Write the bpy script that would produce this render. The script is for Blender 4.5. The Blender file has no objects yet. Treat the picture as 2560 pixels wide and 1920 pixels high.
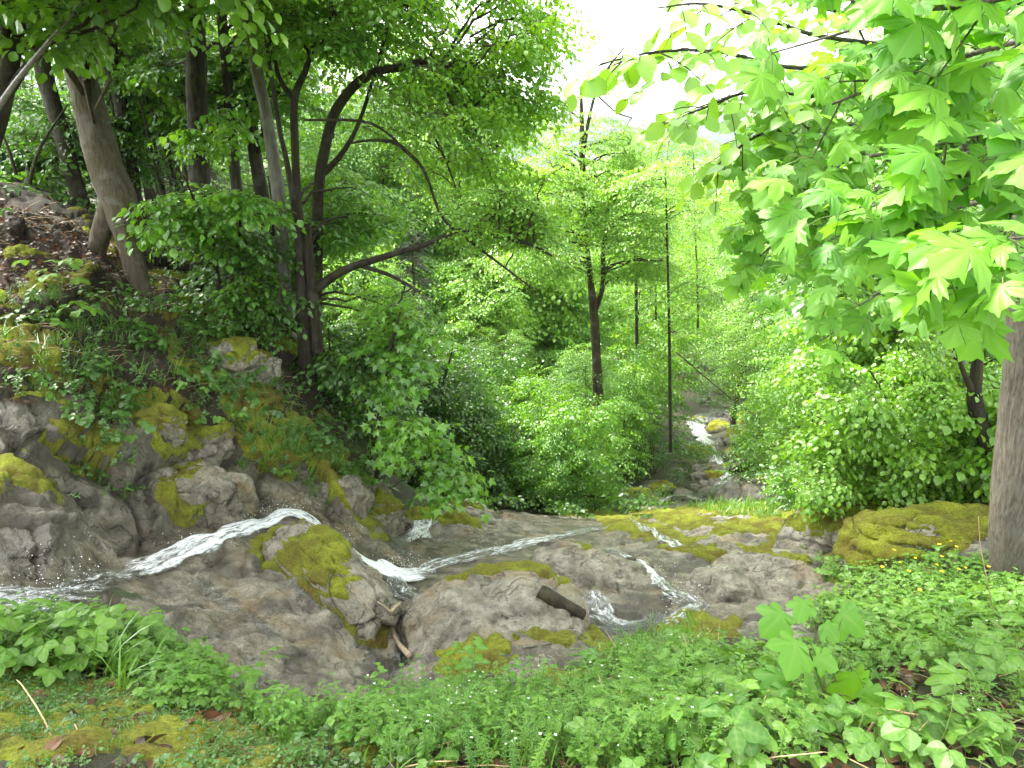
import bpy, math, random
import numpy as np
from mathutils import Vector
from mathutils.bvhtree import BVHTree

rng = np.random.default_rng(11)
random.seed(5)
S = bpy.context.scene
COL = S.collection
F = 1778.0
PITCH = math.radians(17)
CP, SP = math.cos(PITCH), math.sin(PITCH)
CAM = np.array([0.0, 0.0, 1.6])

# ------------------------------------------------------------------ helpers
def ray(px, py):
    u = (px - 1280) / F; v = (960 - py) / F
    return np.array([u, CP + v * SP, -SP + v * CP])

def at(px, py, Y):
    d = ray(px, py)
    return CAM + d * (Y / d[1])

def proj(P):
    q = P - CAM
    dep = q[..., 1] * CP - q[..., 2] * SP
    up = q[..., 1] * SP + q[..., 2] * CP
    dd = np.where(dep > 0.05, dep, 1e9)
    px = np.where(dep > 0.05, 1280 + F * q[..., 0] / dd, -9e4 * np.sign(q[..., 0] + 1e-9))
    py = np.where(dep > 0.05, 960 - F * up / dd, 9e4)
    return px, py, dep

def norm(a):
    a = np.asarray(a, float)
    return a / np.maximum(np.linalg.norm(a, axis=-1, keepdims=True), 1e-9)

def _hash(ix, iy, iz, seed=0):
    h = (ix.astype(np.int64) * 374761393 + iy.astype(np.int64) * 668265263 + iz.astype(np.int64) * 1274126177 + seed * 974711) & 0xFFFFFFFF
    h = ((h ^ (h >> 13)) * 1274126177) & 0xFFFFFFFF
    h = ((h ^ (h >> 16)) * 2246822519) & 0xFFFFFFFF
    return ((h ^ (h >> 15)) & 0xFFFFFF) / float(0xFFFFFF)

def vnoise(p, seed=0):
    i = np.floor(p); f = p - i
    u = f * f * (3 - 2 * f)
    i = i.astype(np.int64)
    out = 0
    for a in (0, 1):
        wa = u[:, 0] if a else 1 - u[:, 0]
        for b in (0, 1):
            wb = u[:, 1] if b else 1 - u[:, 1]
            for c in (0, 1):
                wc = u[:, 2] if c else 1 - u[:, 2]
                out = out + wa * wb * wc * _hash(i[:, 0] + a, i[:, 1] + b, i[:, 2] + c, seed)
    return out

def fbm(p, octv=4, seed=0, gain=.5):
    r = np.zeros(len(p)); a = 1.0; t = 0
    for o in range(octv):
        r += a * (vnoise(p * 2 ** o + 17.3 * o, seed + o) * 2 - 1); t += a; a *= gain
    return r / t

def ridged(p, octv=4, seed=0):
    r = np.zeros(len(p)); a = 1.0; t = 0
    for o in range(octv):
        r += a * (1 - np.abs(vnoise(p * 2 ** o + 9.1 * o, seed + o) * 2 - 1)); t += a; a *= .5
    return r / t

def worley(p, seed=0, vec=False):
    i = np.floor(p).astype(np.int64); f = p - i
    f1 = np.full(len(p), 9.0); f2 = np.full(len(p), 9.0); cid = np.zeros(len(p)); rv = np.zeros((len(p), 3))
    for a in (-1, 0, 1):
        for b in (-1, 0, 1):
            for c in (-1, 0, 1):
                x, y, z = i[:, 0] + a, i[:, 1] + b, i[:, 2] + c
                e = np.stack([a + _hash(x, y, z, seed) - f[:, 0], b + _hash(x, y, z, seed + 1) - f[:, 1], c + _hash(x, y, z, seed + 2) - f[:, 2]], -1); d = np.sqrt((e * e).sum(1))
                h = _hash(x, y, z, seed + 3)
                m = d < f1
                f2 = np.where(m, f1, np.minimum(f2, d))
                cid = np.where(m, h, cid)
                if vec: rv[m] = e[m]
                f1 = np.where(m, d, f1)
    return (f1, f2, cid, rv) if vec else (f1, f2, cid)

def sstep(a, b, x):
    t = np.clip((x - a) / (b - a), 0, 1)
    return t * t * (3 - 2 * t)

def inpoly(px, py, poly):
    poly = np.array(poly, float); n = len(poly)
    ins = np.zeros(px.shape, bool); j = n - 1
    for i in range(n):
        xi, yi = poly[i]; xj, yj = poly[j]
        c = ((yi > py) != (yj > py)) & (px < (xj - xi) * (py - yi) / ((yj - yi) if yj != yi else 1e-9) + xi)
        ins ^= c; j = i
    return ins

def mesh_np(name, V, faces, mats, matidx=None, attrs=None, smooth=False):
    """faces: list of int arrays (n,3) or (n,4)"""
    me = bpy.data.meshes.new(name)
    V = np.ascontiguousarray(V, np.float32)
    faces = [np.asarray(f, np.int32) for f in faces if len(f)]
    me.vertices.add(len(V)); me.vertices.foreach_set('co', V.ravel())
    li = np.concatenate([f.ravel() for f in faces])
    tot = np.concatenate([np.full(len(f), f.shape[1], np.int32) for f in faces])
    st = np.concatenate([[0], np.cumsum(tot)[:-1]]).astype(np.int32)
    me.loops.add(len(li)); me.loops.foreach_set('vertex_index', li)
    me.polygons.add(len(tot)); me.polygons.foreach_set('loop_start', st); me.polygons.foreach_set('loop_total', tot)
    if matidx is not None:
        me.polygons.foreach_set('material_index', np.concatenate([np.asarray(m, np.int32) for m in matidx if len(m)]))
    me.polygons.foreach_set('use_smooth', np.full(len(tot), bool(smooth)))
    for m in mats: me.materials.append(m)
    for k, a in (attrs or {}).items():
        at_ = me.attributes.new(k, 'FLOAT', 'POINT'); at_.data.foreach_set('value', np.ascontiguousarray(a, np.float32))
    me.update(calc_edges=True)
    return me

def link(name, data, parent=None, loc=None):
    o = bpy.data.objects.new(name, data); COL.objects.link(o)
    if parent is not None: o.parent = parent
    if loc is not None: o.location = loc
    return o

def tag(o, label=None, cat=None, group=None, kind=None):
    if label: o['label'] = label
    if cat: o['category'] = cat
    if group: o['group'] = group
    if kind: o['kind'] = kind
    return o

def thing(name, loc, label, cat, group=None):
    o = link(name, None, None, [float(c) for c in loc]); o.empty_display_size = .1
    return tag(o, label, cat, group)

# ------------------------------------------------------------------ materials
def newmat(name):
    m = bpy.data.materials.new(name); m.use_nodes = True
    nt = m.node_tree; nt.nodes.clear()
    out = nt.nodes.new('ShaderNodeOutputMaterial')
    return m, nt, out

def N(nt, t, **kw):
    n = nt.nodes.new(t)
    for k, v in kw.items():
        if k == 'ins':
            for kk, vv in v.items(): n.inputs[kk].default_value = vv
        else: setattr(n, k, v)
    return n

def ramp(nt, stops, interp='LINEAR'):
    n = nt.nodes.new('ShaderNodeValToRGB'); cr = n.color_ramp; cr.interpolation = interp
    while len(cr.elements) < len(stops): cr.elements.new(.5)
    for e, (p, c) in zip(cr.elements, stops):
        e.position = p; e.color = (*c, 1) if len(c) == 3 else c
    return n

def mixc(nt, fac, a, b, blend='MIX'):
    n = nt.nodes.new('ShaderNodeMix'); n.data_type = 'RGBA'; n.blend_type = blend
    for sock, v in ((n.inputs[0], fac), (n.inputs[6], a), (n.inputs[7], b)):
        if isinstance(v, (int, float)): sock.default_value = v
        elif isinstance(v, tuple): sock.default_value = (*v, 1) if len(v) == 3 else v
        else: nt.links.new(v, sock)
    return n.outputs[2]

def math_(nt, op, a, b=None, c=None, clamp=False):
    n = nt.nodes.new('ShaderNodeMath'); n.operation = op; n.use_clamp = clamp
    for i, v in enumerate((a, b, c)):
        if v is None: continue
        if isinstance(v, (int, float)): n.inputs[i].default_value = v
        else: nt.links.new(v, n.inputs[i])
    return n.outputs[0]

def attr(nt, name):
    n = nt.nodes.new('ShaderNodeAttribute'); n.attribute_name = name
    return n.outputs['Fac']

def noise(nt, scale, detail=4, rough=.55, vec=None, dist=0):
    n = N(nt, 'ShaderNodeTexNoise', ins={'Scale': scale, 'Detail': detail, 'Roughness': rough, 'Distortion': dist})
    if vec is not None: nt.links.new(vec, n.inputs['Vector'])
    return n.outputs['Fac']

def leaf_mat(name, c0, c1, t0, t1, gloss=.055, rough=.38, trans=.45, vein=None):
    m, nt, out = newmat(name)
    tint = attr(nt, 'tint')
    oi = N(nt, 'ShaderNodeObjectInfo')
    tt = math_(nt, 'ADD', tint, math_(nt, 'MULTIPLY', math_(nt, 'SUBTRACT', oi.outputs['Random'], .5), .35), clamp=True)
    r1 = ramp(nt, [(0, c0), (1, c1)]); nt.links.new(tt, r1.inputs[0])
    r2 = ramp(nt, [(0, t0), (1, t1)]); nt.links.new(tt, r2.inputs[0])
    ca, cb = r1.outputs[0], r2.outputs[0]
    if vein:
        v = math_(nt, 'POWER', attr(nt, 'vein'), 7.0)
        v = math_(nt, 'MULTIPLY', v, .55)
        ca = mixc(nt, v, ca, vein); cb = mixc(nt, v, cb, vein)
    d = N(nt, 'ShaderNodeBsdfDiffuse'); nt.links.new(ca, d.inputs['Color'])
    t = N(nt, 'ShaderNodeBsdfTranslucent'); nt.links.new(cb, t.inputs['Color'])
    mx = N(nt, 'ShaderNodeMixShader', ins={0: trans}); nt.links.new(d.outputs[0], mx.inputs[1]); nt.links.new(t.outputs[0], mx.inputs[2])
    g = N(nt, 'ShaderNodeBsdfGlossy', ins={'Roughness': rough, 'Color': (.95, 1, .9, 1)})
    lw = N(nt, 'ShaderNodeLayerWeight', ins={'Blend': .25})
    gf = math_(nt, 'ADD', math_(nt, 'MULTIPLY', lw.outputs['Fresnel'], .16), gloss, clamp=True)
    mg = N(nt, 'ShaderNodeMixShader'); nt.links.new(gf, mg.inputs[0]); nt.links.new(mx.outputs[0], mg.inputs[1]); nt.links.new(g.outputs[0], mg.inputs[2])
    nt.links.new(mg.outputs[0], out.inputs[0])
    return m

def pbr(nt, out, col, rough=.8, bump=None, bstr=.4, bdist=.02, spec=.3):
    b = N(nt, 'ShaderNodeBsdfPrincipled')
    for key, v in (('Base Color', col), ('Roughness', rough)):
        if isinstance(v, (int, float)): b.inputs[key].default_value = v
        elif isinstance(v, tuple): b.inputs[key].default_value = (*v, 1)
        else: nt.links.new(v, b.inputs[key])
    b.inputs['Specular IOR Level'].default_value = spec
    if bump is not None:
        bn = N(nt, 'ShaderNodeBump', ins={'Strength': bstr, 'Distance': bdist})
        nt.links.new(bump, bn.inputs['Height']); nt.links.new(bn.outputs[0], b.inputs['Normal'])
    nt.links.new(b.outputs[0], out.inputs[0])
    return b

def geo_pos(nt):
    return N(nt, 'ShaderNodeNewGeometry').outputs['Position']

def rock_colour(nt, vec):
    n1 = noise(nt, 1.3, 6, .6, vec, .6); n2 = noise(nt, 7, 6, .65, vec, .4); n3 = noise(nt, 38, 5, .7, vec)
    a = ramp(nt, [(.28, (.045, .038, .025)), (.42, (.175, .155, .110)), (.56, (.32, .293, .228)), (.72, (.47, .44, .37))]); nt.links.new(n1, a.inputs[0])
    b = ramp(nt, [(.34, (.03, .025, .017)), (.46, (.195, .173, .126)), (.62, (.44, .405, .325))]); nt.links.new(n2, b.inputs[0])
    c = mixc(nt, .55, a.outputs[0], b.outputs[0])
    n5 = noise(nt, 110, 3, .7, vec)
    d = ramp(nt, [(.36, (.18, .165, .145)), (.47, (.80, .79, .77)), (.56, (1, 1, 1)), (.72, (1.4, 1.37, 1.32))]); nt.links.new(math_(nt, 'ADD', math_(nt, 'MULTIPLY', n3, .6), math_(nt, 'MULTIPLY', n5, .4)), d.inputs[0])
    c = mixc(nt, .95, c, d.outputs[0], 'MULTIPLY')
    # rusty stains
    n4 = noise(nt, 2.6, 4, .5, vec)
    st = ramp(nt, [(.54, (0, 0, 0)), (.68, (1, 1, 1))]); nt.links.new(n4, st.inputs[0])
    c = mixc(nt, math_(nt, 'MULTIPLY', st.outputs[0], .45), c, (.24, .145, .05))
    # cracks
    v = N(nt, 'ShaderNodeTexVoronoi', feature='DISTANCE_TO_EDGE', ins={'Scale': 2.6})
    mp = N(nt, 'ShaderNodeVectorMath', operation='ADD')
    wn = N(nt, 'ShaderNodeTexNoise', ins={'Scale': 3.0, 'Detail': 4.0})
    nt.links.new(vec, wn.inputs['Vector']); nt.links.new(vec, mp.inputs[0]); nt.links.new(wn.outputs['Color'], mp.inputs[1]); nt.links.new(mp.outputs[0], v.inputs['Vector'])
    cr = ramp(nt, [(0, (1, 1, 1)), (.012, (.5, .5, .5)), (.03, (0, 0, 0))]); nt.links.new(v.outputs['Distance'], cr.inputs[0])
    cm = math_(nt, 'MULTIPLY', cr.outputs[0], math_(nt, 'GREATER_THAN', noise(nt, 1.7, 2, .5, vec), .5))
    c = mixc(nt, math_(nt, 'MULTIPLY', cm, .75), c, (.03, .025, .02))
    hgt = math_(nt, 'ADD', math_(nt, 'MULTIPLY', n2, .6), math_(nt, 'SUBTRACT', math_(nt, 'ADD', math_(nt, 'MULTIPLY', n3, .38), math_(nt, 'MULTIPLY', n5, .16)), math_(nt, 'MULTIPLY', cm, .25)))
    return c, hgt

def m_terrain():
    m, nt, out = newmat('hillside_ground')
    pos = geo_pos(nt)
    rc, rh = rock_colour(nt, pos)
    wet = attr(nt, 'wet'); rock = attr(nt, 'rock'); lit = attr(nt, 'litter'); dk = attr(nt, 'stain_shade'); far = attr(nt, 'meadow')
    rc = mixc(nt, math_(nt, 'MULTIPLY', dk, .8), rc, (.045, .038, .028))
    wn = math_(nt, 'MULTIPLY', wet, 1.0, clamp=True)
    rc = mixc(nt, math_(nt, 'MULTIPLY', wn, .45), rc, mixc(nt, 1.0, rc, (.66, .62, .57), 'MULTIPLY'))
    s1 = noise(nt, 6, 6, .7, pos); s2 = noise(nt, 45, 4, .7, pos)
    sr = ramp(nt, [(.3, (.022, .015, .010)), (.5, (.05, .033, .02)), (.62, (.075, .045, .024)), (.75, (.11, .06, .035))]); nt.links.new(math_(nt, 'ADD', math_(nt, 'MULTIPLY', s1, .5), math_(nt, 'MULTIPLY', s2, .5)), sr.inputs[0])
    gr = ramp(nt, [(.35, (.02, .035, .008)), (.6, (.05, .085, .018))]); nt.links.new(s1, gr.inputs[0])
    soil = mixc(nt, lit, sr.outputs[0], gr.outputs[0])
    md = ramp(nt, [(.35, (.17, .26, .05)), (.6, (.27, .33, .08))]); nt.links.new(noise(nt, .05, 3, .5, pos), md.inputs[0])
    soil = mixc(nt, far, soil, md.outputs[0])
    c = mixc(nt, rock, soil, rc)
    rough = math_(nt, 'SUBTRACT', .85, math_(nt, 'MULTIPLY', math_(nt, 'MULTIPLY', math_(nt, 'ADD', math_(nt, 'MULTIPLY', wn, .6), .4), rock), .60))
    h = math_(nt, 'ADD', math_(nt, 'MULTIPLY', rock, rh), math_(nt, 'MULTIPLY', math_(nt, 'SUBTRACT', 1, rock), s2))
    pbr(nt, out, c, rough, h, 1.0, .05, .5)
    return m

def m_rock(name, dark=1.0):
    m, nt, out = newmat(name)
    pos = geo_pos(nt)
    rc, rh = rock_colour(nt, pos)
    if dark != 1: rc = mixc(nt, 1.0, rc, (dark, dark * .97, dark * .93), 'MULTIPLY')
    pbr(nt, out, rc, .33, rh, 1.0, .05, .55)
    return m

def m_moss():
    m, nt, out = newmat('moss')
    pos = geo_pos(nt)
    n1 = noise(nt, 3.2, 4, .6, pos); n2 = noise(nt, 60, 4, .75, pos); n3 = noise(nt, 230, 2, .6, pos)
    a = ramp(nt, [(.30, (.15, .085, .010)), (.43, (.17, .15, .012)), (.56, (.25, .275, .016)), (.75, (.38, .41, .025))]); nt.links.new(n1, a.inputs[0])
    b = ramp(nt, [(.3, (.25, .25, .22)), (.5, (.8, .8, .8)), (.72, (1.35, 1.35, 1.2))]); nt.links.new(n2, b.inputs[0])
    c = mixc(nt, 1.0, a.outputs[0], b.outputs[0], 'MULTIPLY')
    h = math_(nt, 'ADD', n2, math_(nt, 'MULTIPLY', n3, .5))
    bs = pbr(nt, out, c, .95, h, 1.0, .03, .1)
    bs.inputs['Sheen Weight'].default_value = .25; bs.inputs['Sheen Tint'].default_value = (.7, .8, .3, 1)
    return m

def m_bark(name, c0, c1, lichen=.3, moss=.2, scale=1.0, rough=.8):
    m, nt, out = newmat(name)
    tc = N(nt, 'ShaderNodeTexCoord').outputs['Object']
    mp = N(nt, 'ShaderNodeMapping', ins={'Scale': (1, 1, .13)}); nt.links.new(tc, mp.inputs[0])
    n1 = noise(nt, 26 * scale, 6, .7, mp.outputs[0], .5); n2 = noise(nt, 5, 4, .6, tc); n3 = noise(nt, 3, 5, .65, tc)
    a = ramp(nt, [(.35, c0), (.62, c1)]); nt.links.new(n1, a.inputs[0])
    l = ramp(nt, [(.52, (0, 0, 0)), (.62, (1, 1, 1))]); nt.links.new(n2, l.inputs[0])
    c = mixc(nt, math_(nt, 'MULTIPLY', l.outputs[0], lichen), a.outputs[0], (.30, .30, .25))
    k = ramp(nt, [(.5, (0, 0, 0)), (.62, (1, 1, 1))]); nt.links.new(n3, k.inputs[0])
    c = mixc(nt, math_(nt, 'MULTIPLY', k.outputs[0], moss), c, (.075, .085, .012))
    pbr(nt, out, c, rough, n1, 1.0, .035, .25)
    return m

def m_plain(name, c, rough=.7, var=.3, spec=.3):
    m, nt, out = newmat(name)
    tc = N(nt, 'ShaderNodeTexCoord').outputs['Object']
    n1 = noise(nt, 20, 4, .6, tc)
    r = ramp(nt, [(.3, tuple(x * (1 - var) for x in c)), (.7, tuple(min(1, x * (1 + var)) for x in c))]); nt.links.new(n1, r.inputs[0])
    pbr(nt, out, r.outputs[0], rough, n1, .3, .01, spec)
    return m

def m_water():
    # white water: foam threads running along the flow over clear water
    m, nt, out = newmat('white_water')
    uv = N(nt, 'ShaderNodeUVMap', uv_map='flow').outputs[0]
    mp = N(nt, 'ShaderNodeMapping', ins={'Scale': (3.2, 22, 1)}); nt.links.new(uv, mp.inputs[0])
    n1 = noise(nt, 1.0, 6, .68, mp.outputs[0], .9)
    mp2 = N(nt, 'ShaderNodeMapping', ins={'Scale': (16, 60, 1)}); nt.links.new(uv, mp2.inputs[0])
    n2 = noise(nt, 1.0, 4, .7, mp2.outputs[0], .4)
    foam = attr(nt, 'foam')
    f = math_(nt, 'ADD', math_(nt, 'ADD', math_(nt, 'MULTIPLY', n1, .95), math_(nt, 'MULTIPLY', n2, .5)), math_(nt, 'MULTIPLY', foam, .92))
    fr = ramp(nt, [(.0, (0, 0, 0)), (1, (1, 1, 1))])
    fm = N(nt, 'ShaderNodeMapRange', clamp=True, interpolation_type='SMOOTHSTEP', ins={1: 1.19, 2: 1.5}); nt.links.new(f, fm.inputs[0])
    d = N(nt, 'ShaderNodeBsdfPrincipled', ins={'Base Color': (.88, .90, .92, 1), 'Roughness': .3})
    d.inputs['Subsurface Weight'].default_value = 0
    tr = N(nt, 'ShaderNodeBsdfTransparent', ins={'Color': (.93, .95, .95, 1)})
    gl = N(nt, 'ShaderNodeBsdfGlossy', ins={'Roughness': .12})
    lw = N(nt, 'ShaderNodeLayerWeight', ins={'Blend': .35})
    bn = N(nt, 'ShaderNodeBump', ins={'Strength': .9, 'Distance': .03}); nt.links.new(math_(nt, 'ADD', n1, math_(nt, 'MULTIPLY', n2, .4)), bn.inputs['Height'])
    for s in (d, gl): nt.links.new(bn.outputs[0], s.inputs['Normal'])
    cl = N(nt, 'ShaderNodeMixShader'); nt.links.new(math_(nt, 'ADD', math_(nt, 'MULTIPLY', lw.outputs['Fresnel'], .6), .03), cl.inputs[0]); nt.links.new(tr.outputs[0], cl.inputs[1]); nt.links.new(gl.outputs[0], cl.inputs[2])
    mx = N(nt, 'ShaderNodeMixShader'); nt.links.new(fm.outputs[0], mx.inputs[0]); nt.links.new(cl.outputs[0], mx.inputs[1]); nt.links.new(d.outputs[0], mx.inputs[2])
    # edges melt into the wet rock
    ed = attr(nt, 'edge')
    e2 = N(nt, 'ShaderNodeMapRange', clamp=True, interpolation_type='SMOOTHSTEP', ins={1: .0, 2: .35}); nt.links.new(math_(nt, 'SUBTRACT', ed, math_(nt, 'MULTIPLY', n1, .35)), e2.inputs[0])
    t2 = N(nt, 'ShaderNodeBsdfTransparent')
    m2 = N(nt, 'ShaderNodeMixShader'); nt.links.new(e2.outputs[0], m2.inputs[0]); nt.links.new(t2.outputs[0], m2.inputs[1]); nt.links.new(mx.outputs[0], m2.inputs[2])
    nt.links.new(m2.outputs[0], out.inputs[0])
    return m

M = {}
M['terrain'] = m_terrain(); M['moss'] = m_moss(); M['water'] = m_water()
M['rock'] = m_rock('limestone'); M['wet_rock'] = m_rock('dark_wet_rock', .45); M['pale_rock'] = m_plain('ochre_stone', (.42, .29, .15), .7, .35)
M['bark_grey'] = m_bark('smooth_grey_bark', (.075, .06, .04), (.15, .122, .082), .30, .35)
M['bark_dark'] = m_bark('dark_wet_bark', (.022, .018, .013), (.06, .048, .034), .12, .35)
M['bark_pale'] = m_bark('lichened_bark', (.13, .12, .10), (.27, .26, .22), .6, .2)
M['bark_maple'] = m_bark('ribbed_maple_bark', (.10, .08, .062), (.26, .22, .18), .25, .05, 2.2)
M['bark_brown'] = m_bark('brown_bark', (.035, .025, .017), (.09, .066, .045), .2, .25)
M['twig'] = m_plain('twig_bark', (.035, .026, .018), .7, .4)
M['green_stem'] = m_plain('green_stem', (.12, .17, .04), .5, .3)
M['dead_wood'] = m_plain('dead_wood', (.36, .28, .19), .7, .3)
M['straw'] = m_plain('dry_straw', (.50, .36, .19), .7, .3)
# c0/c1 upper side, t0/t1 light coming through
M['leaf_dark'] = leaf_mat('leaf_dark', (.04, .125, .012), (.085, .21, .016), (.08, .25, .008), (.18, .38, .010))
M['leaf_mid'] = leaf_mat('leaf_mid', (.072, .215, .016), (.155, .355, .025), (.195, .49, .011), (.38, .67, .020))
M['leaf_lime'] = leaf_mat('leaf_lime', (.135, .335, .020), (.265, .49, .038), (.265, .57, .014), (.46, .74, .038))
M['leaf_gold'] = leaf_mat('leaf_gold', (.24, .37, .04), (.36, .43, .07), (.42, .56, .04), (.55, .62, .07))
M['leaf_maple'] = leaf_mat('leaf_maple', (.075, .25, .018), (.185, .41, .032), (.155, .47, .011), (.35, .68, .024), .025, .5, .52, (.28, .46, .08))
M['leaf_herb'] = leaf_mat('leaf_herb', (.055, .17, .016), (.155, .31, .032), (.125, .32, .012), (.27, .48, .025), .03, .42, .4, (.24, .38, .09))
M['needle'] = leaf_mat('needle', (.010, .028, .013), (.028, .06, .022), (.012, .035, .01), (.03, .07, .02), .03, .5, .2)
M['needle_far'] = leaf_mat('needle_far', (.02, .05, .03), (.04, .085, .045), (.02, .05, .02), (.04, .08, .03), .03, .5, .2)
M['litter'] = leaf_mat('dead_leaf', (.035, .016, .010), (.15, .06, .024), (.04, .015, .008), (.17, .065, .022), .04, .4, .25)
M['petal_white'] = m_plain('white_petal', (.75, .78, .74), .6, .1)
M['petal_yellow'] = m_plain('yellow_petal', (.85, .52, .02), .4, .1)
M['house_wall'] = m_plain('white_render', (.78, .76, .72), .8, .05)
M['house_roof'] = m_plain('grey_roof_tiles', (.14, .13, .14), .7, .25)
M['glass'] = m_plain('window_glass', (.04, .05, .06), .15, .1, .5)
M['hill'] = m_plain('far_wooded_hill', (.014, .028, .02), .9, .4)

#@@PART2
# ------------------------------------------------------------------ terrain
CTRL = [  # photo column, row, metres ahead of the camera
 # bed under the feet
 (1280,1920,1.75),(700,1920,1.7),(200,1920,1.65),(1800,1920,1.75),(2400,1920,1.75),(2560,1700,2.5),(100,1740,2.3),(300,1850,1.95),(800,1810,2.3),
 (300,1620,2.95),(0,1600,2.75),(550,1700,3.05),(1000,1830,2.25),(1300,1750,2.6),(1600,1700,2.9),(2000,1680,3.05),(2350,1600,3.5),(1750,1800,2.35),(2200,1800,2.4),
 # wet slab, mossy ridge
 (450,1530,3.9),(600,1500,4.4),(650,1640,3.65),(850,1700,3.6),(960,1740,3.5),(700,1330,5.75),(640,1360,5.5),(780,1360,5.5),(900,1480,4.85),(940,1560,4.55),(760,1480,4.6),(800,1580,4.1),
 # upper stream along the foot of the bank
 (0,1510,3.2),(200,1475,3.9),(400,1405,4.85),(600,1325,5.7),(740,1288,6.1),(850,1352,6.05),(920,1405,6.0),(985,1450,5.85),
 # lower run
 (1080,1412,6.5),(1200,1385,7.0),(1300,1362,7.6),(1480,1328,8.5),(1040,1330,7.6),(1150,1300,8.2),(1300,1305,8.6),(1250,1450,5.9),(1350,1420,6.5),
 # gully
 (1005,1510,5.3),(1010,1600,4.75),(1010,1690,4.3),(960,1620,4.45),
 # dome
 (1100,1520,4.9),(1120,1470,5.35),(1280,1478,5.45),(1180,1560,4.5),(1300,1600,4.3),(1100,1640,4.05),(1450,1560,4.75),(1420,1640,3.75),(1060,1600,4.5),(1160,1690,3.6),
 # right shelves
 (1500,1420,6.4),(1560,1480,5.7),(1700,1520,5.1),(1640,1420,6.3),(1620,1580,4.45),(1680,1350,7.7),(1600,1320,8.8),(1760,1330,7.9),(1780,1420,6.4),(1820,1500,5.3),(1900,1450,5.7),(1950,1380,6.7),(1800,1290,8.8),(2000,1300,8.0),
 (2080,1400,6.2),(2080,1500,4.9),(2050,1560,4.2),(1780,1590,4.1),(2200,1270,7.2),(2250,1320,5.9),(2350,1310,5.6),(2460,1290,5.6),(2350,1400,5.15),(2250,1400,5.4),(2200,1460,4.9),(2450,1460,4.7),(2540,1440,4.6),(2560,1300,5.8),
 # left bank
 (0,1350,3.95),(0,1200,4.4),(0,1050,5.0),(0,900,5.7),(0,760,6.6),(0,600,7.8),(0,480,9.2),(200,1380,4.5),(200,1250,4.9),(200,1100,5.5),(200,950,6.2),(200,780,7.2),(200,640,8.2),(100,470,11.5),(350,730,8.2),(400,900,7.0),(400,1100,6.0),
 (400,1300,5.2),(560,1240,6.1),(560,1100,6.7),(600,960,7.6),(480,760,9.0),(650,880,8.6),(700,1180,6.8),(750,1060,7.6),(850,1220,6.9),(950,1310,7.0),(880,1180,7.6),(780,880,9.6),(970,1280,7.6),(830,1040,8.6),
 (600,700,11.5),(350,600,12.5),(-400,1400,4.0),(-400,900,6.5),(-400,500,11),(-900,1500,3),(-900,600,8),
 # ravine beyond the lip
 (1050,1270,10.5),(1200,1262,11.5),(1450,1262,13.0),(1600,1262,14.0),(1000,1180,12.5),(1250,1180,15),(1780,1235,17.5),(1810,1190,21),(1760,1090,31),(1830,1020,40),(1600,1180,18.5),(1500,1080,21),(1300,1000,22),(1000,1000,18),
 (1930,1180,18),(2050,1150,15),(2000,1250,10.5),(2250,1200,9.2),(2450,1180,8.5),(2560,1050,10),(2560,850,15),(2250,950,18),(2100,1000,22),(2300,800,26),
 (1500,950,34),(1100,850,34),(900,750,26),(1850,900,52),(1600,800,70),(1200,700,75),(2200,700,60),(800,600,50),(2000,650,120),(1400,600,150),(1700,560,240),(1000,450,110),(900,425,170),(600,450,60),(1500,520,300),(2400,520,150),(1280,500,600),(500,440,400),(2200,500,500),(1280,450,1500),(200,430,1500),(2400,440,1500),
 (2960,1700,2.6),(3000,1350,5),(3000,1000,10),(3100,700,25),(3000,500,200),(-500,430,60),(-300,430,400),
]
def ctrl_world():
    P = np.array([at(*c) for c in CTRL])
    ex = []
    for th in (-150, -120, -95, 95, 120, 150, 180):
        for r in (.6, 2, 6, 20, 80, 400):
            a = math.radians(th); s = -.05 if abs(th) > 100 else .1
            ex.append((r * math.sin(a), r * math.cos(a), -r * s))
    for th in (-50, -20, 10, 40):
        a = math.radians(th); ex.append((.5 * math.sin(a), .5 * math.cos(a), -.02))
    return np.vstack([P, np.array(ex)])
CW = ctrl_world()
def feat(x, y):
    r = np.maximum(np.hypot(x, y), .05); th = np.arctan2(x, y)
    return np.stack([1.25 * np.log(r), 1.7 * np.sin(th), 1.7 * np.cos(th)], -1)
_f = feat(CW[:, 0], CW[:, 1]); _r = np.hypot(CW[:, 0], CW[:, 1]); _s = -CW[:, 2] / _r
_A = np.sqrt(((_f[:, None] - _f[None]) ** 2).sum(-1) + .035 ** 2)
_n = len(_f)
_K = np.zeros((_n + 1, _n + 1)); _K[:_n, :_n] = _A - np.eye(_n) * .012; _K[:_n, _n] = 1; _K[_n, :_n] = 1
_w = np.linalg.solve(_K, np.append(_s, 0))
def H0(x, y):
    x = np.atleast_1d(np.asarray(x, float)); y = np.atleast_1d(np.asarray(y, float))
    g = feat(x, y); out = np.empty(len(x))
    for i in range(0, len(x), 20000):
        d = ((g[i:i + 20000, None] - _f[None]) ** 2).sum(-1)
        out[i:i + 20000] = np.sqrt(d + .035 ** 2) @ _w[:_n] + _w[_n]
    return -np.maximum(np.hypot(x, y), .05) * out

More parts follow.
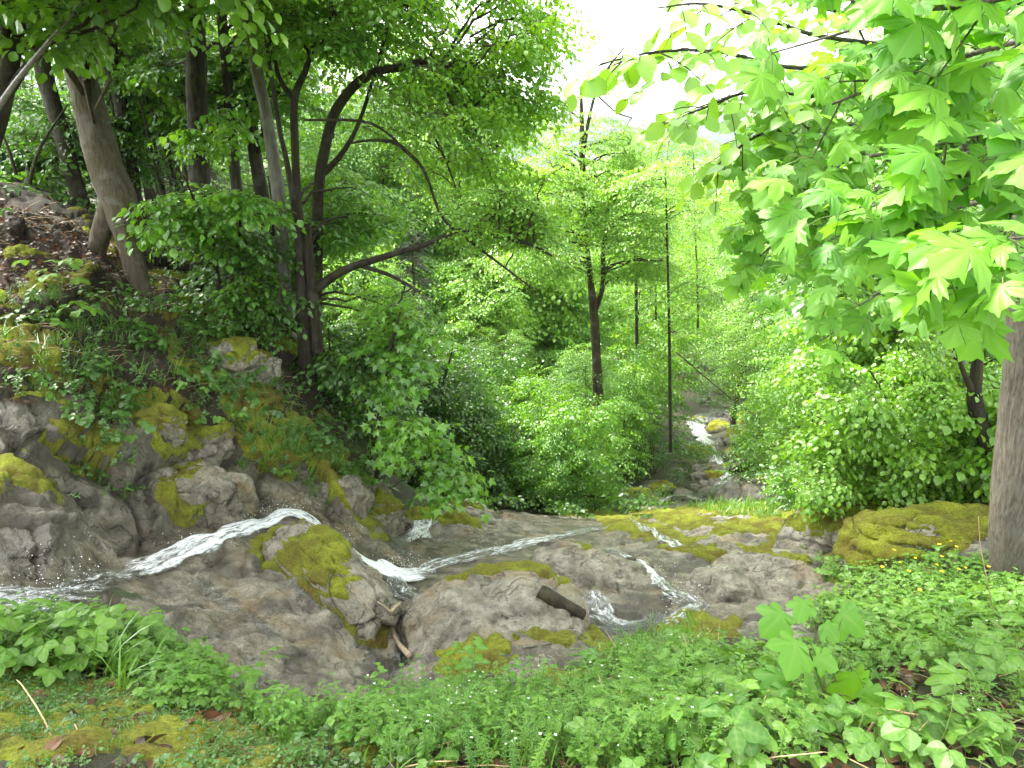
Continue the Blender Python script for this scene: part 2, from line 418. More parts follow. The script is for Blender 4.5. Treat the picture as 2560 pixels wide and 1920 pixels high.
ROCK_POLY = [(-400,900),(60,1000),(180,1000),(330,1010),(480,1020),(560,1100),(640,1110),(740,1130),(880,1210),(990,1310),(1010,1285),(1100,1262),(1300,1290),(1480,1285),(1600,1260),(1720,1255),(1850,1262),(2000,1285),(2130,1285),(2230,1255),(2330,1260),(2480,1290),(2480,1395),(2330,1420),(2200,1440),(2150,1500),(2110,1560),(1960,1590),(1790,1575),(1640,1570),(1560,1620),(1450,1660),(1350,1690),(1200,1700),(1080,1740),(960,1770),(700,1770),(590,1710),(500,1620),(430,1540),(300,1490),(150,1510),(-400,1560)]
STREAM = [(-700,1640),(-420,1590),(-250,1560),(-150,1545),(0,1510),(100,1495),(200,1475),(300,1440),(400,1405),(500,1362),(600,1325),(680,1300),(740,1288),(800,1318),(850,1352),(920,1405),(985,1450),(1040,1428),(1080,1412),(1200,1385),(1300,1362),(1380,1345),(1480,1325)]

def make_grid():
    tn = np.radians(np.linspace(-41, 41, 860))
    ta = np.radians(np.concatenate([np.linspace(-180, -75, 14)[:-1], np.linspace(-75, -41, 40)[:-1]]))
    tb = np.radians(np.concatenate([np.linspace(41, 75, 40)[1:], np.linspace(75, 180, 14)[1:]]))
    th = np.concatenate([ta, tn, tb])
    r = np.concatenate([np.linspace(.15, 1.1, 8)[:-1], np.exp(np.linspace(math.log(1.1), math.log(13), 600)), np.exp(np.linspace(math.log(13), math.log(2200), 150))[1:]])
    return th, r
TH, RR = make_grid()
nT, nR = len(TH), len(RR)
gx = (RR[None, :] * np.sin(TH)[:, None]).ravel(); gy = (RR[None, :] * np.cos(TH)[:, None]).ravel()
P0 = np.stack([gx, gy, H0(gx, gy)], -1)
def gridnormals(P):
    G = P.reshape(nT, nR, 3)
    a = np.gradient(G, axis=0); b = np.gradient(G, axis=1)
    n = norm(np.cross(b, a)).reshape(-1, 3)
    n[n[:, 2] < 0] *= -1
    return n
def gblur(m, k=2):
    g = m.reshape(nT, nR).astype(float)
    for _ in range(k):
        p = np.pad(g, 1, mode='edge')
        g = (p[1:-1, 1:-1] * 2 + p[:-2, 1:-1] + p[2:, 1:-1] + p[1:-1, :-2] + p[1:-1, 2:]) / 6
    return g.ravel()
NR0 = gridnormals(P0)
px, py, dep = proj(P0)
rad = np.hypot(gx, gy)
near = (rad < 14) & (np.abs(np.arctan2(gx, gy)) < 1.2)
wx = fbm(P0 * 1.9, 4, 3) * 75; wy = fbm(P0 * 1.9 + 40, 4, 8) * 60
rockm = gblur(inpoly(px + wx, py + wy, ROCK_POLY) & near, 2)
leftbank = sstep(1010, 800, px) * sstep(1480, 1300, py + (px - 500) * .12) * near
# distance to the stream line in the photo, used as a world mask on the near bed only
def dist_poly(px, py, line):
    d = np.full(px.shape, 1e9); L = np.array(line, float)
    for a, b in zip(L[:-1], L[1:]):
        ab = b - a; t = np.clip(((px - a[0]) * ab[0] + (py - a[1]) * ab[1]) / (ab @ ab), 0, 1)
        d = np.minimum(d, np.hypot(px - a[0] - t * ab[0], py - a[1] - t * ab[1]))
    return d
ds = dist_poly(px, py, STREAM); ds[~near] = 1e9
# relief
idx = np.where(near)[0]
Q = P0[idx]
qw = Q + np.stack([fbm(Q * 1.4, 3, 21), fbm(Q * 1.4 + 9, 3, 22), fbm(Q * 1.4 + 31, 3, 23)], -1) * .35
f1, f2, cid, rv = worley(qw * np.array([1.0, 1.0, 1.25]), 5, True)
g1, g2, cid2, rv2 = worley(qw * np.array([2.9, 2.9, 3.6]) + 7, 15, True)
def tiltp(ci, v): return (np.stack([np.modf(ci * 57.3)[0], np.modf(ci * 91.7)[0], np.modf(ci * 133.1)[0]], -1) - .5) * v
sc_ = (Q @ norm(np.array([.55, -.35, .75]))) * 2.1 + .9 * fbm(Q * .9, 3, 78); terr = .17 * (sstep(.25, .8, sc_ - np.floor(sc_)) - (sc_ - np.floor(sc_)))
blocks = .75 * (cid - .5) * .22 + tiltp(cid, rv).sum(1) * .62 - .07 * sstep(.06, 0, f2 - f1) + (cid2 - .5) * .05 + tiltp(cid2, rv2).sum(1) * .20 - .025 * sstep(.06, 0, g2 - g1) + .07 * fbm(Q * 3, 4, 77) + terr
qs = Q * np.array([1.0, .55, 1.0])
smooth = .13 * fbm(qs * 1.3, 4, 31) + .05 * (ridged(qs * 2.6, 3, 35) - .6) - .045 * sstep(.10, 0, f2 - f1) * sstep(.45, .6, vnoise(Q * .9, 71)) + (cid2 - .5) * .03
fine = .022 * fbm(Q * 13, 4, 41) + .035 * fbm(Q * 5, 3, 43) - .02 * sstep(.75, .9, ridged(Q * 4, 3, 44))
soilr = .06 * fbm(Q * 2.2, 4, 51) + .018 * fbm(Q * 12, 2, 55)
lb = leftbank[idx]; rk = rockm[idx]
strm = sstep(70, 25, ds[idx])
disp = rk * ((1 - lb) * smooth + lb * (.62 * blocks + .6 * smooth) + fine) * (1 - .75 * strm) + (1 - rk) * (soilr + .55 * lb * blocks)
P1 = P0.copy()
fade = sstep(14, 11, rad[idx])
P1[idx] += NR0[idx] * (disp * fade)[:, None]
far = ~near
P1[far, 2] += (fbm(P0[far] * .12, 4, 61) * np.minimum(1.6, rad[far] * .03))
NR1 = gridnormals(P1)
crev = np.zeros(len(P1)); crev[idx] = sstep(.10, .0, f2 - f1) * .6 * rk + sstep(.09, 0, g2 - g1) * .35 * lb
# masks that colour the bed
def blob(cx, cy, rx, ry, rot=0):
    a = math.radians(rot); dx, dy = px - cx, py - cy
    u = (dx * math.cos(a) + dy * math.sin(a)) / rx; v = (-dx * math.sin(a) + dy * math.cos(a)) / ry
    return np.clip(1.6 * (1 - np.sqrt(u * u + v * v)), -1, 1)
MOSS = [(760,1400,230,60,42),(690,1365,95,55,20),(870,1510,130,60,50),(780,1120,190,55,32),(680,1130,140,60,30),(860,1210,120,40,48),(600,1000,170,40,35),(480,920,120,40,50),(420,1080,90,80,20),(220,1090,120,60,20),(470,1240,80,60,30),
        (900,1270,110,35,48),(380,1010,150,45,20),(60,900,110,60,0),(1330,1590,120,26,5),(1480,1590,130,30,25),(1120,1290,110,30,10),(1560,1310,190,30,14),(1750,1395,120,22,10),(1830,1335,110,24,-8),
        (1980,1335,240,26,6),(2100,1340,180,40,-12),(2330,1345,200,95,-12),(2420,1310,120,70,10),(2230,1300,120,45,-25),(2080,1420,85,28,25),(2230,1510,95,48,-8),(1760,1580,120,35,5),(1800,1272,150,16,-4),(1640,1340,140,22,12),(1950,1285,140,26,4),(1590,1440,80,16,25),(330,1660,120,40,0),(2440,1560,90,60,0),(1900,1395,60,16,20),
        (150,1800,420,150,0),(600,1860,330,100,0),(950,1890,180,60,0),(1400,1705,110,26,0),(1200,1650,120,40,-10),(1700,1300,160,22,8),(620,1060,120,45,40)]
mm = np.full(len(P1), -1.0)
for b in MOSS: mm = np.maximum(mm, blob(*b))
mm[~near] = -1
mn = np.zeros(len(P1)); mn[idx] = fbm(P1[idx] * 3.4, 4, 81)
mossy = sstep(0, .5, mm + 1.35 * mn - .12)
up = NR1[:, 2]
general = np.zeros(len(P1)); general[idx] = leftbank[idx] * sstep(.24, .52, fbm(P1[idx] * 1.7, 4, 91) + .45 * (up[idx] - .5)) * sstep(1400, 1150, py[idx])
mossy = np.maximum(mossy, .9 * general)
mossy *= sstep(16, 48, ds)
mossy[~near] = 0
wet = np.zeros(len(P1)); wet[idx] = np.maximum(sstep(230, 30, ds[idx]), sstep(-.1, .3, fbm(P1[idx] * 1.1, 3, 95) + .05))
wetb = np.zeros(len(P1))
for b in [(620,1560,330,160,25),(1380,1400,330,90,8),(1700,1500,260,110,20)]: wetb = np.maximum(wetb, blob(*b))
wet = np.maximum(wet, np.clip(wetb * 1.6, 0, 1))
stain_shade = np.zeros(len(P1))
for b in [(130,1180,230,150,0),(520,1040,160,80,30),(40,1380,140,80,0),(1600,1560,230,80,10),(420,1620,160,60,30),(640,1720,200,40,10),(950,1680,90,60,60),(2140,1600,200,40,0),(1740,1420,60,30,0),(2270,1400,140,45,0)]: stain_shade = np.maximum(stain_shade, blob(*b))
stn_shade = np.zeros(len(P1)); stn_shade[idx] = sstep(-.02, .38, stain_shade[idx] * .55 + fbm(P1[idx] * 4.5, 5, 101) * .9)
stn_shade[idx] = np.maximum(stn_shade[idx], .75 * leftbank[idx] * sstep(-.15, .3, fbm(P1[idx] * 2.6, 5, 131) + .1)); stn_shade = np.maximum(stn_shade * near, crev)  # dark patches over the left bank put its shade into the rock colour
meadow = sstep(90, 130, rad) * (gx < 900) * sstep(.0, .15, vnoise(P0 * .01, 3))
litter = np.zeros(len(P1)); litter[idx] = sstep(-.2, .3, fbm(P1[idx] * 2.4, 3, 111)) * (1 - .7 * leftbank[idx]); litter[far] = .35

q = np.arange(nT * nR).reshape(nT, nR)
quads = np.stack([q[:-1, :-1], q[:-1, 1:], q[1:, 1:], q[1:, :-1]], -1).reshape(-1, 4)[:, ::-1]
ter = mesh_np('hillside', P1, [quads], [M['terrain']], None, dict(rock=rockm, wet=wet, stain_shade=stn_shade, litter=litter, meadow=meadow), True)
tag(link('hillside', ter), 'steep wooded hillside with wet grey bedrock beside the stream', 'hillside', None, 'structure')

# moss cushions standing on the rock
mt = mossy.copy()
cush = np.zeros(len(P1)); c1, c2, _ = worley(P1[idx] * 9, 33); cush[idx] = (1 - c1)
th_ = sstep(.28, .6, mt) * (.012 + .030 * cush)
fm = (mt[quads] > .30).any(1)
fq = quads[fm]; used = np.unique(fq); remap = -np.ones(len(P1), int); remap[used] = np.arange(len(used))
fz = np.zeros(len(P1)); fz[idx] = .006 * fbm(P1[idx] * 55, 2, 121) + .010 * fbm(P1[idx] * 18, 2, 123)
VM = P1 + NR1 * (th_ + np.where(th_ > .004, fz, 0) - .006)[:, None]
mo = mesh_np('moss', VM[used], [remap[fq]], [M['moss']], None, None, True)
tag(link('moss', mo), 'yellow green moss cushions spread over the rocks and banks', 'moss', None, 'stuff')

# ray casting on the near ground
rsel = np.where(RR < 15)[0].max(); tsel = np.where(np.abs(TH) < math.radians(60))[0]
sub = q[tsel[0]:tsel[-1] + 1:2, :rsel:2]
sq = np.stack([sub[:-1, :-1], sub[:-1, 1:], sub[1:, 1:], sub[1:, :-1]], -1).reshape(-1, 4)[:, ::-1]
su = np.unique(sq); rm = -np.ones(len(P1), int); rm[su] = np.arange(len(su))
BVH = BVHTree.FromPolygons([Vector(v) for v in P1[su]], rm[sq].tolist())
fq_ = q[tsel[0]:tsel[-1] + 1:4, rsel - 4::2]
sq = np.stack([fq_[:-1, :-1], fq_[:-1, 1:], fq_[1:, 1:], fq_[1:, :-1]], -1).reshape(-1, 4)[:, ::-1]
su = np.unique(sq); rm = -np.ones(len(P1), int); rm[su] = np.arange(len(su))
BVHF = BVHTree.FromPolygons([Vector(v) for v in P1[su]], rm[sq].tolist())
def hit(px_, py_):
    d = Vector(ray(px_, py_)).normalized()
    best = None
    for b in (BVH, BVHF):
        h = b.ray_cast(Vector(CAM), d)
        if h[0] is not None and (best is None or h[3] < best[3]): best = h
    if best is None: return None, None
    return np.array(best[0]), np.array(best[1])
def ground(x, y):
    for b in (BVH, BVHF):
        h = b.ray_cast(Vector((x, y, 400)), Vector((0, 0, -1)))
        if h[0] is not None:
            n = np.array(h[1]); n = n if n[2] > 0 else -n
            return float(h[0][2]), n
    return float(H0(x, y)[0]), np.array([0, 0, 1.0])
#@@PART3
# ------------------------------------------------------------------ geometry kit
class Buf:
    """collects triangles / quads with material slots and per-vertex attributes"""
    def __init__(s): s.V = []; s.T = []; s.Q = []; s.mt = []; s.mq = []; s.tint = []; s.vein = []; s.n = 0
    def add(s, V, T=None, Q=None, m=0, tint=.5, vein=0.):
        V = np.asarray(V, float); k = len(V)
        s.V.append(V)
        if T is not None and len(T): s.T.append(np.asarray(T) + s.n); s.mt.append(np.full(len(T), m))
        if Q is not None and len(Q): s.Q.append(np.asarray(Q) + s.n); s.mq.append(np.full(len(Q), m))
        s.tint.append(np.broadcast_to(tint, (k,))); s.vein.append(np.broadcast_to(vein, (k,)))
        s.n += k
    def arrays(s):
        V = np.concatenate(s.V) if s.V else np.zeros((0, 3))
        T = np.concatenate(s.T) if s.T else np.zeros((0, 3), int)
        Q = np.concatenate(s.Q) if s.Q else np.zeros((0, 4), int)
        mt = np.concatenate(s.mt) if s.mt else np.zeros(0, int); mq = np.concatenate(s.mq) if s.mq else np.zeros(0, int)
        return V, T, Q, mt, mq, np.concatenate(s.tint), np.concatenate(s.vein)
    def mesh(s, name, mats, origin=(0, 0, 0), smooth=False):
        V, T, Q, mt, mq, ti, ve = s.arrays()
        return mesh_np(name, V - np.asarray(origin, float), [T, Q], mats, [mt, mq], dict(tint=ti, vein=ve), smooth)
    def bake(s, proto, Ms, Ts, tint=None, m=None):
        """repeat a Buf proto with matrices Ms (n,3,3) and offsets Ts (n,3)"""
        V, T, Q, mt, mq, ti, ve = proto.arrays(); k = len(V); n = len(Ms)
        if n == 0: return
        VV = np.einsum('nij,kj->nki', Ms, V) + Ts[:, None]
        off = (np.arange(n) * k)[:, None, None] + s.n
        s.V.append(VV.reshape(-1, 3))
        if len(T): s.T.append((T[None] + off).reshape(-1, 3)); s.mt.append(np.tile(mt if m is None else np.full(len(T), m), n))
        if len(Q): s.Q.append((Q[None] + off).reshape(-1, 4)); s.mq.append(np.tile(mq if m is None else np.full(len(Q), m), n))
        tt = np.zeros(n) if tint is None else tint
        s.tint.append(np.clip(ti[None] + tt[:, None], 0, 1).ravel()); s.vein.append(np.tile(ve, n)); s.n += n * k

def frame(d, nrm):
    d = norm(d); x = norm(np.cross(d, nrm)); n = np.cross(x, d)
    return np.stack([x, d, n], -1)

def tube(P, R, sides=6, wob=0., seed=0, cap=False):
    P = np.asarray(P, float); R = np.broadcast_to(np.asarray(R, float), (len(P),))
    t = norm(np.gradient(P, axis=0)); ref = np.array([.31, .17, .05]) if abs(t[:, 2]).mean() > .8 else np.array([.05, .03, 1.0])
    a = norm(np.cross(t, ref)); b = np.cross(t, a)
    an = np.linspace(0, 2 * np.pi, sides, endpoint=False)
    rr = R[:, None] * np.ones(sides)
    if wob:
        g = np.stack([np.cos(an)[None] * 1.3 + 0 * R[:, None], np.sin(an)[None] * 1.3 + 0 * R[:, None], np.linspace(0, len(P) * .35, len(P))[:, None] + 0 * an[None]], -1).reshape(-1, 3)
        rr = rr * (1 + wob * fbm(g + seed * 3.7, 3, seed).reshape(len(P), sides))
    V = P[:, None] + rr[..., None] * (np.cos(an)[None, :, None] * a[:, None] + np.sin(an)[None, :, None] * b[:, None])
    k = np.arange(len(P) - 1)[:, None] * sides; j = np.arange(sides)[None]; j2 = (j + 1) % sides
    Q = np.stack([k + j, k + j2, k + sides + j2, k + sides + j], -1).reshape(-1, 4)
    V = V.reshape(-1, 3)
    if cap:
        Q = Q.tolist(); base = len(V)
        V = np.vstack([V, P[:1], P[-1:]])
        T = [(base, (i + 1) % sides, i) for i in range(sides)] + [(base + 1, (len(P) - 1) * sides + i, (len(P) - 1) * sides + (i + 1) % sides) for i in range(sides)]
        return V, np.array(Q), np.array(T)
    return V, Q, None

def curve(pts, n):
    """Catmull-Rom through pts"""
    P = np.asarray(pts, float)
    if len(P) == 2: return P[0] + (P[1] - P[0]) * np.linspace(0, 1, n)[:, None]
    P = np.vstack([2 * P[0] - P[1], P, 2 * P[-1] - P[-2]])
    m = len(P) - 3; u = np.linspace(0, m - 1e-6, n); i = u.astype(int); t = (u - i)[:, None]
    p0, p1, p2, p3 = P[i], P[i + 1], P[i + 2], P[i + 3]
    return .5 * (2 * p1 + (p2 - p0) * t + (2 * p0 - 5 * p1 + 4 * p2 - p3) * t ** 2 + (3 * p1 - p0 - 3 * p2 + p3) * t ** 3)

# leaf blades: base at origin, tip at +Y, upper side +Z
def L_quad(w=.34):
    b = Buf(); b.add([(0, 0, 0), (w, .45, .07), (0, 1, -.10), (-w, .45, .07)], [(0, 1, 2), (0, 2, 3)]); return b
def L_oval(w=.33):
    b = Buf()
    V = [(0, 0, 0), (0, .5, .0), (0, 1, -.14), (w * .72, .2, .05), (w, .5, .07), (w * .62, .8, 0), (-w * .72, .2, .05), (-w, .5, .07), (-w * .62, .8, 0)]
    T = [(0, 3, 1), (3, 4, 1), (4, 5, 1), (5, 2, 1), (0, 1, 6), (6, 1, 7), (7, 1, 8), (8, 1, 2)]
    b.add(V, T, vein=[1, 1, 1, 0, 0, 0, 0, 0, 0]); return b
def L_fine(w=.36, teeth=True):
    b = Buf(); n = 9
    ys = np.linspace(0, 1, n); prof = w * np.sin(np.pi * ys ** .82) ** .8; prof[0] = 0; prof[-1] = 0
    V = []; ve = []
    for i, y in enumerate(ys): V.append((0, y, -.16 * y * y)); ve.append(1)
    for s in (1, -1):
        for i in range(1, n - 1):
            k = prof[i] * (1.06 if (i % 2 and teeth) else .97)
            V.append((s * k, ys[i] + .05, -.16 * ys[i] ** 2 + .10 * k / w * .6)); ve.append(.0 if i % 2 else .75)
    T = []
    for s, o in ((1, n), (-1, n + n - 2)):
        e = [0] + [o + i for i in range(n - 2)] + [n - 1]
        for i in range(n - 1):
            a, b_, c, d = i, i + 1, e[i], e[i + 1]
            for t in ((a, c, d), (a, d, b_)):
                if len(set(t)) == 3: T.append(t if s > 0 else t[::-1])
    b.add(V, T, vein=ve); return b
def L_maple(cup=.22, seed=0, blunt=False):
    rg = np.random.default_rng(seed)
    half = [(.10, -.04, 0), (.22, -.12, .1), (.28, -.09, .1), (.50, -.09, 1), (.42, .03, .2), (.42, .11, .2), (.345, .16, 0), (.48, .19, .2), (.56, .17, .2), (.64, .27, .2), (.84, .43, 1), (.68, .46, .2), (.66, .57, .2), (.53, .52, .2), (.40, .52, .2), (.275, .47, 0), (.30, .60, .2), (.42, .71, .2), (.29, .74, .2), (.22, .83, .2), (.09, .88, .3)]
    if blunt: half = [(.12, -.04, 0), (.30, -.07, 0), (.42, .0, 1), (.40, .10, .2), (.36, .17, 0), (.50, .20, .2), (.60, .30, .2), (.62, .44, 1), (.54, .50, .2), (.44, .52, .2), (.32, .50, 0), (.34, .62, .2), (.30, .74, .2), (.20, .86, .3)]
    R = [(x * (1 + rg.normal(0, .03)), y + rg.normal(0, .012), v) for x, y, v in half]
    Lh = [(-x * (1 + rg.normal(0, .03)), y + rg.normal(0, .012), v) for x, y, v in half]
    ring = [(0, 0, 1)] + R + [(0, 1.0, 1)] + Lh[::-1]
    hub = np.array([0, .10])
    V = [(0, .10, .0)]; ve = [1.0]
    mid = []
    for x, y, v in ring:   # inner ring at 55 % for curvature
        mid.append((hub[0] + (x - hub[0]) * .5, hub[1] + (y - hub[1]) * .5, v))
    n = len(ring)
    def z(x, y, v):
        r = math.hypot(x, y - .1); return -cup * r * r - .06 * r * (v - .5) * 1.2 + .05 * math.sin(x * 7 + seed) * r + .05 * math.sin(y * 6 + seed * 2) * r
    for x, y, v in mid: V.append((x, y, z(x, y, v))); ve.append(max(v * 1.0, .55 if v > .1 else 0))
    for x, y, v in ring: V.append((x, y, z(x, y, v))); ve.append(v if v > .9 else v * .6)
    T = []; 
    for i in range(n):
        j = (i + 1) % n
        T += [(0, 1 + i, 1 + j), (1 + i, 1 + n + i, 1 + n + j), (1 + i, 1 + n + j, 1 + j)]
    b = Buf(); b.add(V, T, vein=ve); return b
LQ, LO, LF = L_quad(), L_oval(), L_fine()
LOW = L_oval(.42)
MAPLES = [L_maple(.22, 1), L_maple(.42, 2), L_maple(.32, 3), L_maple(.55, 4)]
SYC = [L_maple(.30, 7, True), L_maple(.45, 8, True)]
def L_maple_far():
    b = Buf(); pts = [(0, 0), (.42, -.05), (.30, .16), (.70, .42), (.27, .48), (0, 1), (-.27, .48), (-.70, .42), (-.30, .16), (-.42, -.05)]
    b.add([(0, .12, .03)] + [(x, y, -.25 * (x * x + y * y)) for x, y in pts], [(0, 1 + i, 1 + (i + 1) % 10) for i in range(10)]); return b
LMF = L_maple_far()

def spray(leaf, L=.7, size=.07, nside=7, droop=.25, dens=.75, rg=None, tw=.004, spread=55, hang=.25, twigs=True, jit=.35):
    """a flat twig with alternate side shoots carrying leaves, along +Y"""
    rg = rg or rng; b = Buf(); P = []; D = []; Nn = []
    t = np.linspace(0, 1, 6); main = np.stack([.05 * L * np.sin(t * 3 + rg.uniform(0, 6)), L * t, -droop * L * t ** 2], -1)
    lines = [(main, tw)]
    for i in range(nside):
        u = .12 + .86 * (i + rg.uniform(-.2, .2)) / nside; u = min(max(u, .05), .98); s = 1 if i % 2 else -1
        p = np.array([np.interp(u, t, main[:, k]) for k in range(3)])
        an = math.radians(spread + rg.normal(0, 9)) * s; l = L * (.55 - .38 * u) * rg.uniform(.75, 1.2)
        d = np.array([math.sin(an), math.cos(an), rg.normal(0, .12)])
        tt = np.linspace(0, 1, 4)[:, None]; lines.append((p + d * l * tt + np.array([0, 0, -droop * l * 1.2]) * tt ** 2, tw * .6))
    for ln, r in lines:
        ll = np.linalg.norm(np.diff(ln, axis=0), axis=1).sum(); n = max(2, int(ll / (size * dens)))
        us = (np.arange(n) + rg.uniform(.2, .8, n)) / n; us[-1] = 1
        T = np.linspace(0, 1, len(ln)); dd = norm(np.gradient(ln, axis=0))
        for k, u in enumerate(us):
            p = np.array([np.interp(u, T, ln[:, c]) for c in range(3)]); d = norm(np.array([np.interp(u, T, dd[:, c]) for c in range(3)]))
            s = 1 if k % 2 else -1
            if u > .99: s = 0
            a = math.radians(52 + rg.normal(0, 14)) * s; ca, sa = math.cos(a), math.sin(a)
            ld = np.array([d[0] * ca + d[1] * sa, -d[0] * sa + d[1] * ca, d[2] - hang + rg.normal(0, .22)])
            P.append(p + norm(ld) * size * .12); D.append(ld); Nn.append(np.array([rg.normal(0, jit), rg.normal(0, jit), 1.0]))
        if twigs:
            V, Q, _ = tube(ln, np.linspace(r, r * .4, len(ln)), 3); b.add(V, None, Q, 1)
    P = np.array(P); Ms = frame(np.array(D), np.array(Nn)) * (size * rg.uniform(.7, 1.2, len(P)))[:, None, None]
    b.bake(leaf, Ms, P, rg.uniform(-.32, .32, len(P)), 0)
    return b

def rand_unit(n, rg=None):
    v = (rg or rng).normal(size=(n, 3)); return norm(v)

def rotz_pitch(az, pitch, roll):
    """matrices that lay a spray (along +Y, up +Z) with heading az, pitch up, roll"""
    d = np.stack([np.sin(az) * np.cos(pitch), np.cos(az) * np.cos(pitch), np.sin(pitch)], -1)
    up = np.stack([np.sin(roll) * np.cos(az), -np.sin(roll) * np.sin(az), np.cos(roll)], -1)
    return frame(d, up)

rs = np.random.default_rng(77)

PRO = {
 'oval':   [spray(LO, .75, .072, 8, .28, .62, rs) for _ in range(5)],
 'broad':  [spray(LOW, .70, .088, 7, .35, .62, rs, hang=.4) for _ in range(5)],
 'hang':   [spray(LO, .95, .070, 7, .75, .66, rs, hang=.7, spread=38) for _ in range(5)],
 'small':  [spray(LO, .55, .045, 8, .22, .66, rs, .003) for _ in range(5)],
 'maple':  [spray(LMF, .65, .115, 5, .3, .75, rs, hang=.45) for _ in range(5)],
 'big':    [spray(L_oval(.38), .95, .115, 6, .32, .72, rs, .005, hang=.4, jit=.45) for _ in range(6)],
 'far':    [spray(LQ, 1.15, .105, 7, .3, .78, rs, .006) for _ in range(5)],
 'farsm':  [spray(LQ, .8, .07, 7, .25, .72, rs, .004) for _ in range(5)],
 'vfar':   [spray(LQ, 1.9, .30, 5, .25, .8, rs, .01, twigs=False, jit=.6) for _ in range(4)],
}
def needle_spray():
    b = Buf(); L = 1.0; P = []; D = []; Nn = []
    lines = [np.array([(0, 0, 0), (0, .5, -.06), (0, 1, -.2)])]
    for i in range(12):
        u = .08 + .075 * i; s = 1 if i % 2 else -1; l = .42 * (1 - u * .7)
        p = np.array([0, u, -.2 * u * u]); e = p + np.array([s * .75 * l, .66 * l, -.22 * l]); lines.append(np.array([p, (p + e) / 2 + [0, 0, .01], e]))
    for ln in lines:
        V, Q, _ = tube(ln, .006, 3); b.add(V, None, Q, 1)
        ll = np.linalg.norm(ln[-1] - ln[0]); n = int(ll / .022); d = norm(ln[-1] - ln[0])
        for k in range(n):
            u = (k + .5) / n; p = ln[0] + (ln[-1] - ln[0]) * u; s = 1 if k % 2 else -1
            perp = norm(np.cross(d, [0, 0, 1])) * s
            P.append(p); D.append(d * .6 + perp * .8 + [0, 0, rs.normal(0, .3)]); Nn.append([rs.normal(0, .5), 0, 1])
    b.bake(L_quad(.13), frame(np.array(D), np.array(Nn)) * .055, np.array(P), rs.uniform(-.4, .4, len(P)), 0)
    return b
PRO['needle'] = [needle_spray() for _ in range(2)]

def crown_bake(buf, kind, P, az, pitch, roll, scale, tint):
    pr = PRO[kind]; k = rng.integers(0, len(pr), len(P)); Ms = rotz_pitch(az, pitch, roll) * scale[:, None, None]
    for i in range(len(pr)):
        m = k == i
        buf.bake(pr[i], Ms[m], P[m], tint[m])

def limb(a, b, r0, r1, sag=.0, n=7, wig=.05, sides=5):
    t = np.linspace(0, 1, n)[:, None]; L = np.linalg.norm(b - a)
    P = a + (b - a) * t + np.array([0, 0, sag * L]) * (4 * t * (1 - t)) + rng.normal(0, wig * L * .25, (n, 3)) * np.sin(np.pi * t)
    return tube(P, r0 + (r1 - r0) * t[:, 0], sides)

def make_tree(name, label, cat, stems, clusters, kind, leaf, bark, group=None, spr=1.0, limb_r=.022, flat=.65, pitch=(-.25, .3), wob=.10, sides=10, mossy=None, tintv=.18, az_bias=None, hangdown=0., extra=None):
    """stems: pixel paths [(px,py,Y,half width px)], clusters: [(centre xyz, radius, n sprays)]"""
    tb = Buf(); cb = Buf(); pts = []; base = None
    for si, st in enumerate(stems):
        P = []; R = []
        for (a, b_, Y, w) in st:
            p = at(a, b_, Y); P.append(p); R.append(w / F * (p[1] * CP - (p[2] - 1.6) * SP))
        P = np.array(P); R = np.array(R)
        if si == 0: base = P[0].copy()
        n = max(8, int(np.linalg.norm(np.diff(P, axis=0), axis=1).sum() / .12)); n = min(n, 60)
        C = curve(P, n); Rr = curve(np.stack([R, R, R], -1), n)[:, 0]
        V, Q, _ = tube(C, Rr, sides if Rr.max() > .03 else 6, wob, si + len(label)); tb.add(V, None, Q)
        pts.append(np.column_stack([C, Rr]))
    allp = np.vstack(pts)
    for (C, rad, n) in clusters:
        C = np.asarray(C, float)
        d = np.linalg.norm(allp[:, :3] - C, axis=1) + .9 * np.maximum(0, allp[:, 2] - C[2] + .2); k = d.argmin(); A = allp[k, :3]
        if np.linalg.norm(A - C) > .15:
            V, Q, _ = limb(A, C, min(limb_r, allp[k, 3] * .7), limb_r * .35, .10, 9, .12); tb.add(V, None, Q)
        o = rand_unit(n) * rng.uniform(.15, 1, (n, 1)) ** .6 * np.array([rad, rad, rad * flat])
        P = C + o; az = np.arctan2(o[:, 0], o[:, 1]) + rng.normal(0, .6, n)
        if az_bias is not None: az = az_bias + rng.normal(0, .8, n)
        start = P - np.stack([np.sin(az), np.cos(az), 0 * az], -1) * .3
        for s0 in start[::2]:
            V, Q, _ = tube(np.array([C, (C + s0) / 2 + [0, 0, .06 * rad], s0]), [limb_r * .3, limb_r * .22, .003], 3); tb.add(V, None, Q)
        crown_bake(cb, kind, start, az, rng.uniform(*pitch, n) - hangdown, rng.normal(0, .3, n), spr * rng.uniform(.75, 1.25, n), rng.normal(0, tintv, n) * .6)
    e = thing(name, base, label, cat, group)
    link('trunk', tb.mesh('trunk', [bark], base, True), e)
    if cb.n: link('crown', cb.mesh('crown', [leaf, M['twig']], base), e)
    return e

def clus(px0, px1, py0, py1, Y0, Y1, n, rad=.8, k=22):
    out = []
    for i in range(n):
        p = at(rng.uniform(px0, px1), rng.uniform(py0, py1), rng.uniform(Y0, Y1)); out.append((p, rad * rng.uniform(.75, 1.3), k))
    return out

